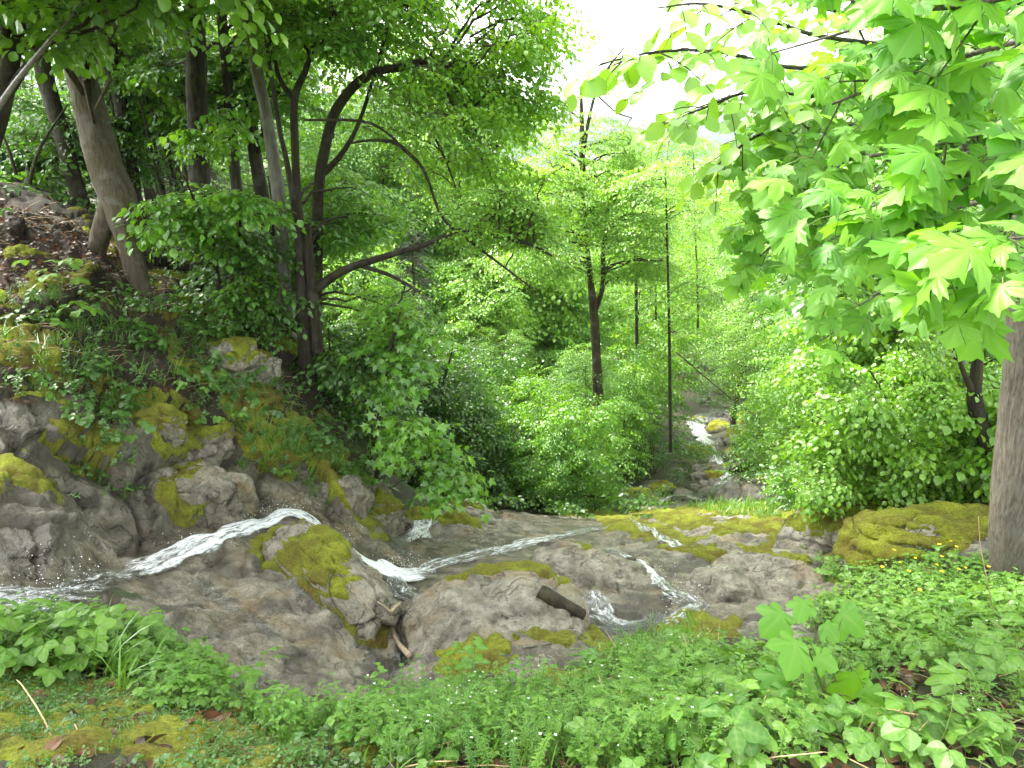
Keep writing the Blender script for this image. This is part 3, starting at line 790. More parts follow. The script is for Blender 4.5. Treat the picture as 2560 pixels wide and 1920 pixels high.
# generic whole trees, one mesh pair per variant, copied about
def gen_tree(h, r, kind, nl, per, bark_r=.09, low=.18, shape='round', spr=1.0, sidesY=0., multi=1, twv=.2):
    tb = Buf(); cb = Buf()
    tops = []
    for m in range(multi):
        lean = np.array([rng.normal(0, .05), rng.normal(0, .05), 0]) * h + (np.array([math.cos(m * 2.4), math.sin(m * 2.4), 0]) * r * .55 if multi > 1 else 0)
        t = np.linspace(0, 1, 12)[:, None]
        T = np.array([0, 0, -.4]) + np.array([0, 0, h + .4]) * t + lean * t ** 1.5 + np.cumsum(rng.normal(0, .006 * h, (12, 3)), 0) * [1, 1, 0]
        V, Q, _ = tube(T, bark_r * (1 - .88 * t[:, 0]), 7, .1, m); tb.add(V, None, Q); tops.append(T)
    P = []; A = []
    for i in range(nl):
        T = tops[i % multi]; u = low + (1 - low) * ((i + rng.uniform(0, 1)) / nl)
        p = np.array([np.interp(u, np.linspace(0, 1, 12), T[:, c]) for c in range(3)])
        if shape == 'round': w = math.sqrt(max(0, 1 - ((u - low) / (1 - low) * 1.75 - .8) ** 2 * .98)) if (u - low) / (1 - low) * 1.75 - .8 < 1 else .1
        elif shape == 'cone': w = 1.05 * (1 - (u - low) / (1 - low)) + .06
        else: w = .55 + .45 * math.sin(math.pi * (u - low) / (1 - low))
        a = i * 2.4 + rng.normal(0, .4); l = r * max(w, .15) * rng.uniform(.65, 1.2)
        rise = (.32 - .25 * u if shape != 'cone' else -.22) * l
        e = p + np.array([math.sin(a) * l, math.cos(a) * l, rise])
        V, Q, _ = limb(p, e, bark_r * .32 * (1 - .6 * u), .006, .07 if shape != 'cone' else -.03, 6, .10, 4); tb.add(V, None, Q)
        n = max(2, int(per * l / r * rng.uniform(.7, 1.3)))
        f = rng.uniform(.28, 1.0, n) ** .8
        q = p + (e - p) * f[:, None] + rng.normal(0, .10 * l, (n, 3)) * [1, 1, .8]
        P.append(q); A.append(a + rng.normal(0, .75, n))
    P = np.vstack(P); A = np.concatenate(A); n = len(P)
    clump = fbm(P * .9 / max(r, 1) * 2, 2, int(h * 10)) * .35
    crown_bake(cb, kind, P, A, rng.uniform(-.35, .3, n) - sidesY, rng.normal(0, .35, n), spr * rng.uniform(.75, 1.25, n), clump + rng.normal(0, twv, n) * .5)
    return tb, cb
GEN = {}
def variant(key, leaf, bark, *a, **k):
    tb, cb = gen_tree(*a, **k)
    GEN[key] = (tb.mesh('trunk', [M[bark]], (0, 0, 0), True), cb.mesh('crown', [M[leaf], M['twig']]), a[0])
def put(key, name, label, cat, px_, top, Y, group=None, rot=None, wide=1.0, leaf=None, hscale=None, base=None):
    tr, cr, h = GEN[key]
    pt = at(px_, top, Y); z0, _ = ground(pt[0], pt[1])
    s = max(.25, (pt[2] - z0) / h) if hscale is None else hscale
    e = thing(name, (pt[0], pt[1], z0 - .05), label, cat, group)
    e.rotation_euler = (0, 0, rng.uniform(0, 6.28) if rot is None else rot); e.scale = (s * wide, s * wide, s)
    link('trunk', tr, e); c = link('crown', cr, e)
    if leaf:
        c.material_slots[0].link = 'OBJECT'; c.material_slots[0].material = M[leaf]
    return e
# ------------------------------------------------------------------ boulders
def make_boulder(label, px_, py_, Y, size, yaw=0, seed=1, tilt=0., sink=.35, rough=.16, mossk=None, mat='rock', facet=.5, name='boulder', res=90, offs=(0, 0, 0), group=None, moss_thr=.35, cat='boulder'):
    """size: half lengths along its own x, y, z; stands on the bed seen at (px,py)"""
    h = at(px_, py_, Y)
    c = h + np.array(offs)
    nu, nv = res, res // 2
    u = np.linspace(0, 2 * np.pi, nu, endpoint=False); v = np.linspace(.001, np.pi - .001, nv)
    U, Vv = np.meshgrid(u, v, indexing='ij')
    D = np.stack([np.sin(Vv) * np.cos(U), np.sin(Vv) * np.sin(U), np.cos(Vv)], -1).reshape(-1, 3)
    sz = np.array(size); e = .82
    B = np.sign(D) * np.abs(D) ** e
    off = seed * 13.7
    f1, f2, ci = worley(D * 1.5 + off, seed)
    rad_ = 1 + rough * 1.6 * fbm(D * 1.3 + off, 3, seed) + facet * .22 * (ci - .5) - .10 * facet * sstep(.12, 0, f2 - f1)
    L = B * rad_[:, None] * sz
    big = sz.max()
    L = L + D * (rough * .28 * sz.mean() * fbm(L * 3.2 / max(big, .3) + off, 4, seed + 3) + .022 * fbm(L * 11 + off, 4, seed + 5) + .03 * fbm(L * 4.5 + off, 3, seed + 6) - .022 * sstep(.74, .9, ridged(L * 3.5 + off, 3, seed + 7)))[:, None]
    cy_, sy_ = math.cos(yaw), math.sin(yaw); ct, st_ = math.cos(tilt), math.sin(tilt)
    Rm = np.array([[cy_, -sy_, 0], [sy_, cy_, 0], [0, 0, 1]]) @ np.array([[1, 0, 0], [0, ct, -st_], [0, st_, ct]])
    Wd = L @ Rm.T
    qd = np.arange(nu * nv).reshape(nu, nv); nx = np.roll(qd, -1, 0)
    Q = np.stack([qd[:, :-1], qd[:, 1:], nx[:, 1:], nx[:, :-1]], -1).reshape(-1, 4)
    G = Wd.reshape(nu, nv, 3); a = np.roll(G, -1, 0) - np.roll(G, 1, 0); b = np.gradient(G, axis=1)
    nn = norm(np.cross(b, a)).reshape(-1, 3); nn *= np.sign((nn * Wd).sum(1, keepdims=True) + 1e-9)
    e = thing(name, c, label, cat, group)
    b2 = Buf(); b2.add(Wd, None, Q); link('rock', b2.mesh('rock', [M[mat]], (0, 0, 0), True), e)
    if mossk is not None:
        pw = Wd + c; k = nn[:, 2] * mossk[0] + .9 * fbm(pw * 2.6, 4, seed + 9) + mossk[1]
        if len(mossk) > 2: k += (Wd / sz.max()) @ np.array(mossk[2])
        m = sstep(0, .35, k); c1, c2, _ = worley(pw * 9, 33)
        keep = (m[Q] > .3).any(1)
        if keep.sum() > 20:
            lb0 = np.where(m > -1, np.arange(len(Wd)), 0).astype(np.int64); QK = Q[keep]   # keep the largest cushion only
            for _ in range(400):
                mn_ = lb0[QK].min(1); old = lb0.copy()
                for c_ in range(4): np.minimum.at(lb0, QK[:, c_], mn_)
                if (old == lb0).all(): break
            fl = lb0[QK[:, 0]]; u_, n_c = np.unique(fl, return_counts=True); kk = np.where(keep)[0]; keep[kk[fl != u_[n_c.argmax()]]] = False
            V2 = Wd + nn * (sstep(.25, .6, m) * (.012 + .028 * (1 - c1)) + .008 * fbm(pw * 30, 2, 4) * (m > .3) - .006)[:, None]
            us = np.unique(Q[keep]); rm_ = -np.ones(len(Wd), int); rm_[us] = np.arange(len(us))
            b3 = Buf(); b3.add(V2[us], None, rm_[Q[keep]]); link('moss', b3.mesh('moss', [M['moss']], (0, 0, 0), True), e)
    return e
R_ = math.radians
make_boulder('large smooth domed boulder streaked with rust and moss in the middle of the ledge', 1235, 1630, 4.55, (.78, .66, .52), .25, 3, .12, rough=.12, mossk=(.5, -.74, (-.3, .5, 0)), facet=.3, res=170)
make_boulder('long mossy rock ridge that the white chute runs behind', 800, 1480, 5.05, (.92, .34, .40), R_(-48), 5, -.12, rough=.16, mossk=(.6, -.36, (.0, .5, 0)), facet=.5, res=170)
make_boulder('overhanging grey rock with a mossy top on the dark left bank', 580, 935, 8.1, (.55, .46, .34), R_(-28), 7, .2, rough=.24, mossk=(1.1, -.62), facet=.9, res=120)
make_boulder('big moss covered boulder beside the grey tree trunk', 2345, 1375, 5.5, (.78, .50, .34), R_(-12), 9, 0, rough=.2, mossk=(.6, -.14), facet=.4, res=160)
make_boulder('mossy hump sloping down from the shrubs to the ledge', 2130, 1345, 6.7, (.85, .5, .34), R_(20), 11, 0, rough=.15, mossk=(.6, -.25), facet=.4, res=140)
make_boulder('grey pillar like rock beside the white pool', 1800, 1510, 5.45, (.34, .30, .30), .3, 13, 0, rough=.16, mossk=(.6, -.75), facet=.35, res=110)
make_boulder('flat grey slab with moss edges in the right of the ledge', 1960, 1475, 5.7, (.74, .5, .24), .1, 15, .06, rough=.14, mossk=(.4, -.48, (0, .5, 0)), facet=.35, res=140)
make_boulder('pale rounded rock lying between the two runs of water', 1470, 1460, 5.95, (.62, .40, .30), R_(-20), 17, .05, rough=.15, mossk=(.4, -.62, (0, .6, 0)), facet=.3, res=140)
make_boulder('ochre rock at the foot of the mossy bank beside the plunge', 930, 1300, 7.3, (.36, .34, .34), .4, 19, 0, rough=.22, mossk=(.6, -.5), facet=.6, res=110)
make_boulder('brown mossy hump at the lip of the ledge before the dark ravine', 1125, 1305, 8.6, (.62, .36, .26), 0, 21, 0, rough=.15, mossk=(.7, -.35), facet=.3, res=110)
make_boulder('pale bulging rock of the left wall above the water', 480, 1290, 5.9, (.55, .34, .42), R_(12), 23, -.2, rough=.18, mossk=(.7, -.75), facet=.8, res=130)
make_boulder('moss capped knob of rock under the herbs of the left wall', 395, 1075, 6.3, (.27, .25, .22), 0, 31, 0, rough=.2, mossk=(1.0, -.2), facet=.7, res=100)
make_boulder('rusty brown knob of rock on the mossy edge of the wall', 515, 1105, 6.7, (.28, .25, .20), 0, 33, 0, rough=.2, mossk=(1.0, -.35), facet=.7, res=100)
make_boulder('upright pale slab wedged above the chute', 850, 1270, 6.9, (.30, .22, .36), R_(-30), 35, -.3, rough=.22, mossk=(.9, -.6), facet=.9, res=100)
make_boulder('rounded wet rock dividing the plunge of the chute', 1005, 1455, 5.95, (.10, .09, .13), 0, 37, 0, mat='wet_rock', rough=.15, res=50)
make_boulder('dark pointed stone standing in the bright pool', 1572, 1425, 6.3, (.11, .07, .17), .5, 39, .3, mat='wet_rock', rough=.25, facet=1, res=50)
make_boulder('ochre stone lying at the lower end of the gully', 1032, 1655, 4.45, (.13, .07, .075), .5, 41, .2, mat='pale_rock', rough=.2, facet=1, res=50, cat='stone', name='stone')
for i, (a, b, Y, s, mt_, lb_) in enumerate([(1015, 1590, 4.8, .10, 'rock', 'small brown stone halfway up the gully'), (975, 1640, 4.45, .12, 'wet_rock', 'dark wet stone beside the bent branch in the gully'), (1035, 1560, 4.95, .08, 'rock', 'grey stone at the upper end of the gully'), (990, 1690, 4.25, .10, 'rock', 'flat stone lowest in the gully'), (1060, 1300, 8.3, .16, 'rock', 'stone poking out of the small side fall'), (1000, 1330, 7.6, .2, 'wet_rock', 'dark stone beside the small side fall')]):
    make_boulder(lb_, a, b, Y, (s, s * .75, s * .7), i * 1.1, 50 + i, .1, mat=mt_, rough=.22, facet=.9, res=40, cat='stone', name='stone')
for i, (a, b, s, mo) in enumerate([(1745, 1055, .55, .1), (1800, 1075, .7, .3), (1850, 1090, .6, .4), (1730, 1120, .4, -.3), (1775, 1150, .35, -.4), (1835, 1140, .45, .3), (1845, 1180, .4, -.2), (1790, 1185, .28, -.5), (1770, 1215, .3, -.4), (1870, 1215, .5, 0), (1905, 1190, .5, -.1), (1700, 1190, .45, 0), (1950, 1225, .5, .2), (1830, 1045, .5, .2), (1870, 1050, .7, .4), (1700, 1245, .4, -.2), (1640, 1225, .5, .2), (1590, 1250, .5, .4), (1500, 1245, .5, .3), (1400, 1255, .4, .2), (1900, 1250, .4, -.2), (1980, 1190, .5, -.3)]):
    p, n_ = hit(a, b)
    if p is None: continue
    make_boulder('mossy streambed boulder down in the ravine' if mo > 0 else 'bare dark streambed stone down in the ravine', a, b + 3, p[1], (s, s * .8, s * .6), i, 70 + i, 0, mossk=(.8, mo - .6) if mo > 0 else None, mat='wet_rock', rough=.2, facet=.7, res=36, group='boulders of the lower streambed', name='streambed_boulder')

rb_ = np.random.default_rng(31)
for i in range(46):
    t = rb_.uniform(0, 1); a = np.interp(t, [0, .3, .6, .8, 1], [1840, 1755, 1800, 1815, 1720]) + rb_.normal(0, 75); b = 1035 + 225 * t + rb_.normal(0, 10)
    p, n_ = hit(a, b)
    if p is None or p[1] < 12: continue
    s_ = rb_.uniform(.18, .55); mo = rb_.uniform(-.6, .3)
    make_boulder('mossy streambed boulder down in the ravine' if mo > 0 else 'bare dark streambed stone down in the ravine', a, b + 2, p[1], (s_, s_ * .8, s_ * .6), i, 170 + i, 0, mossk=(.8, mo - .62) if mo > 0 else None, mat='wet_rock', rough=.22, facet=.9, res=30, group='boulders of the lower streambed', name='streambed_boulder')

# ------------------------------------------------------------------ water: sheets laid along the bed
def water(name, label, path, seed=0, lift=.03, foam=.7, n=None, across=14, rag=.55):
    """path: (px,py,half width m, foam)"""
    pts = []
    deps = bpy.context.evaluated_depsgraph_get()
    for a, b, w, f in path:
        p, _n = hit(a, b)
        if p is not None: pts.append((p, w, f))
    P = np.array([p for p, _, _ in pts]); Wd = np.array([w for _, w, _ in pts]); Fo = np.array([f for _, _, f in pts])
    L = np.linalg.norm(np.diff(P, axis=0), axis=1).sum(); n = max(20, int(L / .035)) if n is None else n
    C = curve(P, n); k = curve(np.stack([Wd, Fo, Wd], -1), n); Wd, Fo = k[:, 0], k[:, 1]
    t = np.gradient(C, axis=0); t[:, 2] = 0; t = norm(t); s = np.stack([t[:, 1], -t[:, 0], 0 * t[:, 0]], -1)
    uu = np.linspace(-1, 1, across)
    arc = np.concatenate([[0], np.cumsum(np.linalg.norm(np.diff(C, axis=0), axis=1))])
    V = np.zeros((n, across, 3)); UV = np.zeros((n, across, 2)); E = np.zeros((n, across)); FO = np.zeros((n, across))
    for i in range(n):
        for j, u in enumerate(uu):
            w = .60 * Wd[i] * (1 + rag * (vnoise(np.array([[arc[i] * 5, np.sign(u) * 3 + seed, 0]]), seed)[0] - .5) * 2)
            x, y = C[i, 0] + s[i, 0] * u * w, C[i, 1] + s[i, 1] * u * w
            h = BVH.ray_cast(Vector((x, y, C[i, 2] + .8)), Vector((0, 0, -1)), 4)
            if h[0] is None: h = BVHF.ray_cast(Vector((x, y, C[i, 2] + 3)), Vector((0, 0, -1)), 20)
            z = h[0][2] if h[0] is not None else C[i, 2]
            V[i, j] = (x, y, z); UV[i, j] = (arc[i], u * w); E[i, j] = 1 - abs(u) ** 2.2; FO[i, j] = Fo[i]
    # the surface is smoother than the bed and dips at its edges
    Z = V[..., 2].copy()
    for _ in range(3):
        p_ = np.pad(Z, 1, mode='edge'); Z = (p_[1:-1, 1:-1] * 2 + p_[2:, 1:-1] + p_[:-2, 1:-1] + p_[1:-1, 2:] + p_[1:-1, :-2]) / 6
    q_ = V.reshape(-1, 3)
    cz = .028 * fbm(q_ * 8, 3, seed + 4).reshape(n, across) + .016 * fbm(q_ * 26, 3, seed + 6).reshape(n, across)
    V[..., 2] = np.maximum(Z, V[..., 2] * .5 + Z * .5) + lift * (.25 + E) + cz * E * np.clip(FO, .15, 1)
    g = np.arange(n * across).reshape(n, across)
    Q = np.stack([g[:-1, :-1], g[:-1, 1:], g[1:, 1:], g[1:, :-1]], -1).reshape(-1, 4)
    me = mesh_np(name, V.reshape(-1, 3), [Q], [M['water']], None, dict(foam=FO.ravel(), edge=E.ravel()), True)
    ul = me.uv_layers.new(name='flow'); uvf = UV.reshape(-1, 2)
    li = np.zeros(len(me.loops), np.int32); me.loops.foreach_get('vertex_index', li)
    ul.data.foreach_set('uv', uvf[li].astype(np.float32).ravel())
    return tag(link(name, me), label, 'stream', None, 'structure')
water('stream', 'white stream rushing along the foot of the left wall and over the ledge', [(-700, 1640, .40, .6), (-420, 1590, .38, .6), (-250, 1560, .36, .62), (-120, 1535, .34, .62), (0, 1512, .32, .62), (110, 1492, .28, .60), (200, 1478, .22, .52), (300, 1445, .17, .55), (400, 1408, .17, .68), (500, 1365, .19, .74), (600, 1325, .17, .72), (680, 1300, .16, .72), (740, 1290, .16, .75), (800, 1320, .15, .72), (850, 1354, .14, .70), (905, 1398, .15, .74), (960, 1430, .2, .9), (1000, 1440, .24, .85), (1050, 1430, .22, .66), (1100, 1412, .22, .60), (1200, 1388, .24, .58), (1300, 1364, .22, .62), (1380, 1347, .22, .58), (1480, 1327, .25, .5), (1540, 1312, .2, .35)], 1)
water('stream', 'churning white patch where the chute strikes the ledge', [(950, 1410, .12, .7), (985, 1432, .22, 1.0), (1015, 1448, .24, .85), (1050, 1446, .18, .6), (1090, 1440, .10, .4)], 12, .045, rag=.9)
water('stream', 'foam flecks drifting right of the domed boulder', [(1470, 1490, .12, .6), (1490, 1530, .22, .62), (1530, 1560, .3, .58), (1600, 1585, .2, .45)], 13, .02, rag=.9)
water('stream', 'thin film of water running through the gully', [(1000, 1445, .17, .62), (1010, 1490, .20, .55), (1030, 1500, .22, .5), (1010, 1540, .12, .3), (1000, 1600, .10, .20), (1000, 1660, .10, .42), (985, 1700, .10, .36)], 2)
water('stream', 'bright fall over the right of the ledge', [(1570, 1300, .13, .5), (1600, 1318, .17, .55), (1640, 1342, .18, .6), (1690, 1362, .18, .6), (1740, 1368, .12, .3)], 3)
water('stream', 'sheet of white water dropping past the pointed stone', [(1530, 1375, .16, .45), (1560, 1400, .17, .7), (1600, 1412, .16, .62), (1625, 1440, .13, .75), (1660, 1472, .12, .55), (1700, 1495, .20, .52), (1740, 1515, .20, .55), (1700, 1545, .2, .6), (1650, 1570, .18, .5)], 4)
water('stream', 'foaming pool below the pale rounded rock', [(1440, 1395, .10, .4), (1470, 1420, .12, .55), (1400, 1440, .12, .38)], 5)
water('stream', 'dark foam flecked pool behind the domed boulder', [(1450, 1510, .10, .6), (1480, 1545, .15, .5), (1540, 1575, .22, .48), (1600, 1560, .24, .5), (1650, 1540, .2, .5)], 6)
water('stream', 'small side fall at the back of the ledge', [(1075, 1300, .14, .55), (1055, 1325, .22, .75), (1020, 1350, .2, .6), (990, 1380, .16, .4)], 7)
water('stream', 'thin film sliding down the wet slab', [(480, 1455, .10, .34), (560, 1500, .14, .30), (620, 1540, .12, .22), (700, 1600, .12, .2)], 8, .012)
water('stream', 'trickle in the fold of the wet slab beside the ridge', [(640, 1400, .06, .3), (740, 1470, .05, .32), (840, 1540, .05, .3), (930, 1620, .05, .3)], 9, .012)
water('stream', 'distant stream winding down the floor of the ravine', [(1850, 1010, .9, .3), (1800, 1035, .9, .45), (1745, 1062, 0.8, .55), (1750, 1085, .65, .70), (1768, 1115, .55, .72), (1785, 1140, .4, .5), (1795, 1165, .4, .66), (1815, 1200, .45, .7), (1800, 1235, .6, .5), (1740, 1255, .6, .4), (1690, 1268, .6, .5)], 10, .20)

# ------------------------------------------------------------------ dead wood lying about
def rocks_bvh():
    V, Fc, n = [], [], 0
    for o in COL.objects:
        if o.type == 'MESH' and o.parent and o.name.startswith('rock'):
            me = o.data; a = np.zeros(len(me.vertices) * 3, np.float32); me.vertices.foreach_get('co', a); V.append(a.reshape(-1, 3) + np.array(o.parent.location)); f = np.zeros(len(me.loops), np.int32); me.loops.foreach_get('vertex_index', f); Fc.append(f.reshape(-1, 4) + n); n += len(me.vertices)
    return BVHTree.FromPolygons(np.concatenate(V).tolist(), np.concatenate(Fc).tolist())
RBVH = rocks_bvh()
def hit2(a, b):
    d = Vector(ray(a, b)).normalized(); best = None
    for t in (BVH, RBVH):
        h = t.ray_cast(Vector(CAM), d)
        if h[0] is not None and (best is None or h[3] < best[3]): best = h
    return np.array(best[0])
def stick(name, label, path, r0, r1, mat, cat, sides=7, branches=(), lift=.0, group=None, wob=.12, lay=None):
    b = Buf()
    def pts(pl): return curve([at(*p) if lay is None else hit2(p[0], p[1]) + np.array([0, -lay * .5, lay]) for p in pl], 24)
    P = pts(path); V, Q, T = tube(P, np.linspace(r0, r1, len(P)), sides, wob, 3, True); b.add(V, T, Q)
    o = P[0].copy(); e = thing(name, o, label, cat, group)
    link('stem', b.mesh('stem', [M[mat]], o, True), e)
    for pl, a, c in branches:
        b = Buf(); P = pts(pl); V, Q, T = tube(P, np.linspace(a, c, len(P)), 5, wob, 4, True); b.add(V, T, Q); link('side_branch', b.mesh('side_branch', [M[mat]], o, True), e)
    return e
stick('branch', 'bare forked grey branch standing bent in the gully', [(1025, 1645, 4.45), (995, 1610, 4.6), (980, 1570, 4.75), (980, 1535, 4.9), (1000, 1515, 5.05)], .020, .012, 'dead_wood', 'branch', branches=[([(978, 1535, 4.9), (960, 1520, 4.95), (945, 1510, 5.0)], .010, .005)], lay=.03)
stick('log', 'short dark mossy log lying across the domed boulder', [(1348, 1483, 5.35), (1390, 1508, 5.2), (1455, 1545, 5.05)], .055, .05, 'bark_dark', 'log', 9, wob=.2, lay=.03)
stick('twig', 'lichen covered twig lying on the domed boulder', [(1308, 1620, 4.1), (1340, 1617, 4.1), (1378, 1611, 4.12)], .010, .008, 'bark_pale', 'twig', 5, lay=.012)

sp = Buf(); rw = np.random.default_rng(9)   # drops thrown up where the water strikes
dr = Buf(); dr.add([(0, 0, 1), (0, 0, -1), (1, 0, 0), (-1, 0, 0), (0, 1, 0), (0, -1, 0)], [(0, 2, 4), (0, 4, 3), (0, 3, 5), (0, 5, 2), (1, 4, 2), (1, 3, 4), (1, 5, 3), (1, 2, 5)])
for a, b, n, r in [(985, 1435, 260, .13), (1030, 1445, 140, .12), (740, 1288, 110, .10), (850, 1352, 70, .09), (640, 1310, 80, .10), (450, 1385, 60, .10), (60, 1500, 120, .18), (150, 1485, 90, .14), (1060, 1315, 80, .12), (1620, 1440, 60, .09), (1720, 1500, 130, .16), (1210, 1385, 60, .12)]:
    p, n_ = hit(a, b)
    P = p + rw.normal(0, 1, (n, 3)) * [r, r, r * .38] + [0, 0, .07]; sc = rw.uniform(.002, .0065, n) * rw.uniform(.4, 1, n)
    sp.bake(dr, np.eye(3)[None] * sc[:, None, None], P)
M['drops'] = m_plain('water_drops', (.85, .88, .9), .2, .05, .5)
tag(link('water_spray', sp.mesh('water_spray', [M['drops']])), 'fine white drops splashing above the rushing water', 'spray', None, 'stuff')
# ------------------------------------------------------------------ trees on the left bank
def up(px_, py_, Y): return at(px_, py_, Y)
make_tree('grey_tree', 'thick leaning smooth grey tree trunk with a hollow split foot', 'tree',
    [[(356, 760, 8.3, 26), (342, 690, 8.3, 27), (322, 600, 8.35, 30), (296, 500, 8.45, 42), (264, 420, 8.5, 41), (233, 300, 8.6, 38), (206, 200, 8.7, 35), (178, 80, 8.8, 33), (150, -120, 9, 32), (110, -500, 9.2, 30), (80, -1100, 9.5, 16)],
     [(232, 690, 8.5, 20), (244, 620, 8.45, 22), (262, 555, 8.42, 25), (284, 490, 8.45, 32), (266, 420, 8.5, 36)]],
    clus(-250, 500, -900, -240, 7, 11, 16, 1.3, 34) + clus(-500, 700, -1150, -420, 4, 7.5, 32, 1.1, 36) + clus(-300, 620, -560, -300, 5, 8, 20, .7, 30) + [(np.array([rng.uniform(-7, -2.2), rng.uniform(2.0, 6.0), rng.uniform(3.9, 7)]), 1.0, 34) for _ in range(28)] + clus(60, 420, -60, 130, 8, 9.5, 4, .45, 7), 'broad', M['leaf_mid'], M['bark_grey'], wob=.08, sides=16)  # besides its own crown, unseen overhead leaf clusters are added to shade the bank
make_tree('dark_tree', 'straight dark trunk in the middle of the shaded left grove', 'tree',
    [[(506, 760, 9.8, 34), (504, 650, 9.8, 29), (500, 480, 9.9, 26), (494, 300, 10, 25), (490, 120, 10, 24), (488, -80, 10.1, 22), (484, -500, 10.3, 18), (480, -1000, 10.5, 10)]],
    clus(200, 800, -900, -240, 8.5, 12, 14, 1.4, 34) + clus(400, 620, 300, 620, 8.8, 9.6, 4, .3, 5) + clus(300, 700, 20, 300, 10.4, 12, 8, .6, 12), 'broad', M['leaf_mid'], M['bark_dark'])
make_tree('mossy_tree', 'mossy trunk half hidden behind the thick grey one', 'tree',
    [[(238, 600, 10.6, 22), (195, 480, 10.6, 20), (150, 320, 10.7, 20), (112, 190, 10.8, 20), (80, 40, 10.9, 18), (40, -200, 11, 16), (0, -600, 11.3, 8)]],
    clus(-100, 330, -400, 250, 11, 13, 11, .7, 14), 'broad', M['leaf_dark'], M['bark_dark'])
make_tree('bare_tree', 'dark crooked tree at the left edge with a pale wet dead limb', 'tree',
    [[(-60, 420, 6.6, 34), (-10, 290, 6.6, 28), (20, 180, 6.6, 24), (40, 60, 6.6, 22), (75, -80, 6.6, 20), (120, -300, 6.6, 14)], [(10, 250, 6.6, 12), (70, 160, 6.5, 9), (120, 110, 6.4, 6), (240, 70, 6.3, 4), (340, 20, 6.2, 3)], [(20, 180, 6.6, 14), (10, 60, 6.5, 11), (-20, -60, 6.5, 9)], [(40, 120, 6.6, 9), (140, 100, 6.4, 6), (230, 40, 6.2, 5), (260, -60, 6.1, 3)]],
    clus(-150, 420, -250, 130, 5.8, 7.2, 8, .35, 5), 'broad', M['leaf_mid'], M['bark_dark'])
_b = Buf(); _P = curve([at(-40, 330, 6.35), at(20, 232, 6.3), at(110, 118, 6.2), at(165, 55, 6.15), at(215, -20, 6.1)], 20); _V, _Q, _T = tube(_P, np.linspace(.028, .010, 20), 7, .15, 2, True); _b.add(_V, _T, _Q)
_e = [o for o in COL.objects if o.name.startswith('bare_tree')][0]; M['wet_wood'] = m_plain('wet_bare_wood', (.20, .18, .16), .22, .35, .6)
link('dead_limb', _b.mesh('dead_limb', [M['wet_wood']], np.array(_e.location), True), _e)
make_tree('slim_tree', 'slim dark trunk between the thick grey tree and the straight dark tree', 'tree',
    [[(345, 600, 11.4, 16), (330, 420, 11.4, 16), (300, 250, 11.5, 16), (278, 120, 11.6, 15), (262, -20, 11.7, 14), (240, -300, 12, 9)]],
    clus(200, 480, -100, 330, 11.6, 13.5, 9, .7, 12), 'oval', M['leaf_dark'], M['bark_dark'])
make_tree('slim_tree', 'thin black trunk close to the right of the straight dark tree', 'tree',
    [[(604, 680, 10.6, 15), (596, 520, 10.6, 14), (578, 330, 10.7, 13), (566, 160, 10.7, 13), (548, -40, 10.8, 12), (530, -400, 11, 8)]],
    clus(520, 760, -150, 240, 10.8, 12, 8, .65, 12), 'oval', M['leaf_mid'], M['bark_dark'])
make_tree('black_tree', 'dark sinuous trunk behind the pale lichened stem', 'tree',
    [[(690, 700, 11.4, 20), (668, 560, 11.4, 18), (640, 400, 11.5, 16), (628, 300, 11.6, 15), (622, 180, 11.6, 15), (612, 20, 11.7, 14), (600, -300, 12, 9)], [(640, 390, 11.5, 9), (690, 240, 11.3, 7), (770, 130, 11.2, 5), (830, 60, 11, 3)]],
    clus(560, 900, -200, 180, 11.6, 13, 9, .7, 12), 'oval', M['leaf_lime'], M['bark_dark'])
make_tree('pale_tree', 'slender pale lichened trunk leaning left at the grove edge', 'tree',
    [[(716, 800, 9.2, 16), (708, 640, 9.2, 16), (700, 540, 9.2, 16), (690, 440, 9.2, 15.5), (668, 300, 9.2, 15), (645, 190, 9.2, 14), (628, 100, 9.2, 13.5), (606, -20, 9.2, 12), (560, -300, 9.3, 8), (530, -600, 9.4, 5)]],
    clus(500, 900, -700, -80, 8, 10.5, 12, 1.1, 28) + clus(560, 860, 500, 720, 9.4, 10.6, 5, .4, 8), 'oval', M['leaf_mid'], M['bark_pale'])
make_tree('twin_tree', 'dark twin stemmed tree with a forked top at the edge of the ravine', 'tree',
    [[(770, 960, 8.9, 26), (764, 880, 8.9, 19), (756, 760, 8.9, 17), (752, 640, 8.9, 15), (744, 500, 8.9, 11), (738, 380, 8.9, 10), (736, 250, 8.9, 9.5), (762, 180, 8.9, 8), (790, 108, 8.9, 6), (850, 20, 8.8, 4)], [(796, 880, 8.85, 15), (786, 780, 8.85, 14), (774, 660, 8.85, 13), (768, 560, 8.85, 9)], [(736, 250, 8.9, 8), (700, 200, 8.9, 6), (680, 120, 8.95, 5), (650, 20, 9, 3)], [(752, 620, 8.9, 9), (720, 420, 8.8, 7), (700, 330, 8.8, 6), (680, 200, 8.7, 5), (660, 60, 8.7, 4)]],
    clus(800, 980, 420, 620, 9.2, 10.4, 7, .4, 8) + clus(700, 1000, -150, 120, 8.5, 10, 8, .6, 11) + clus(580, 720, 700, 860, 8.6, 9.4, 3, .35, 7), 'oval', M['leaf_mid'], M['bark_dark'])
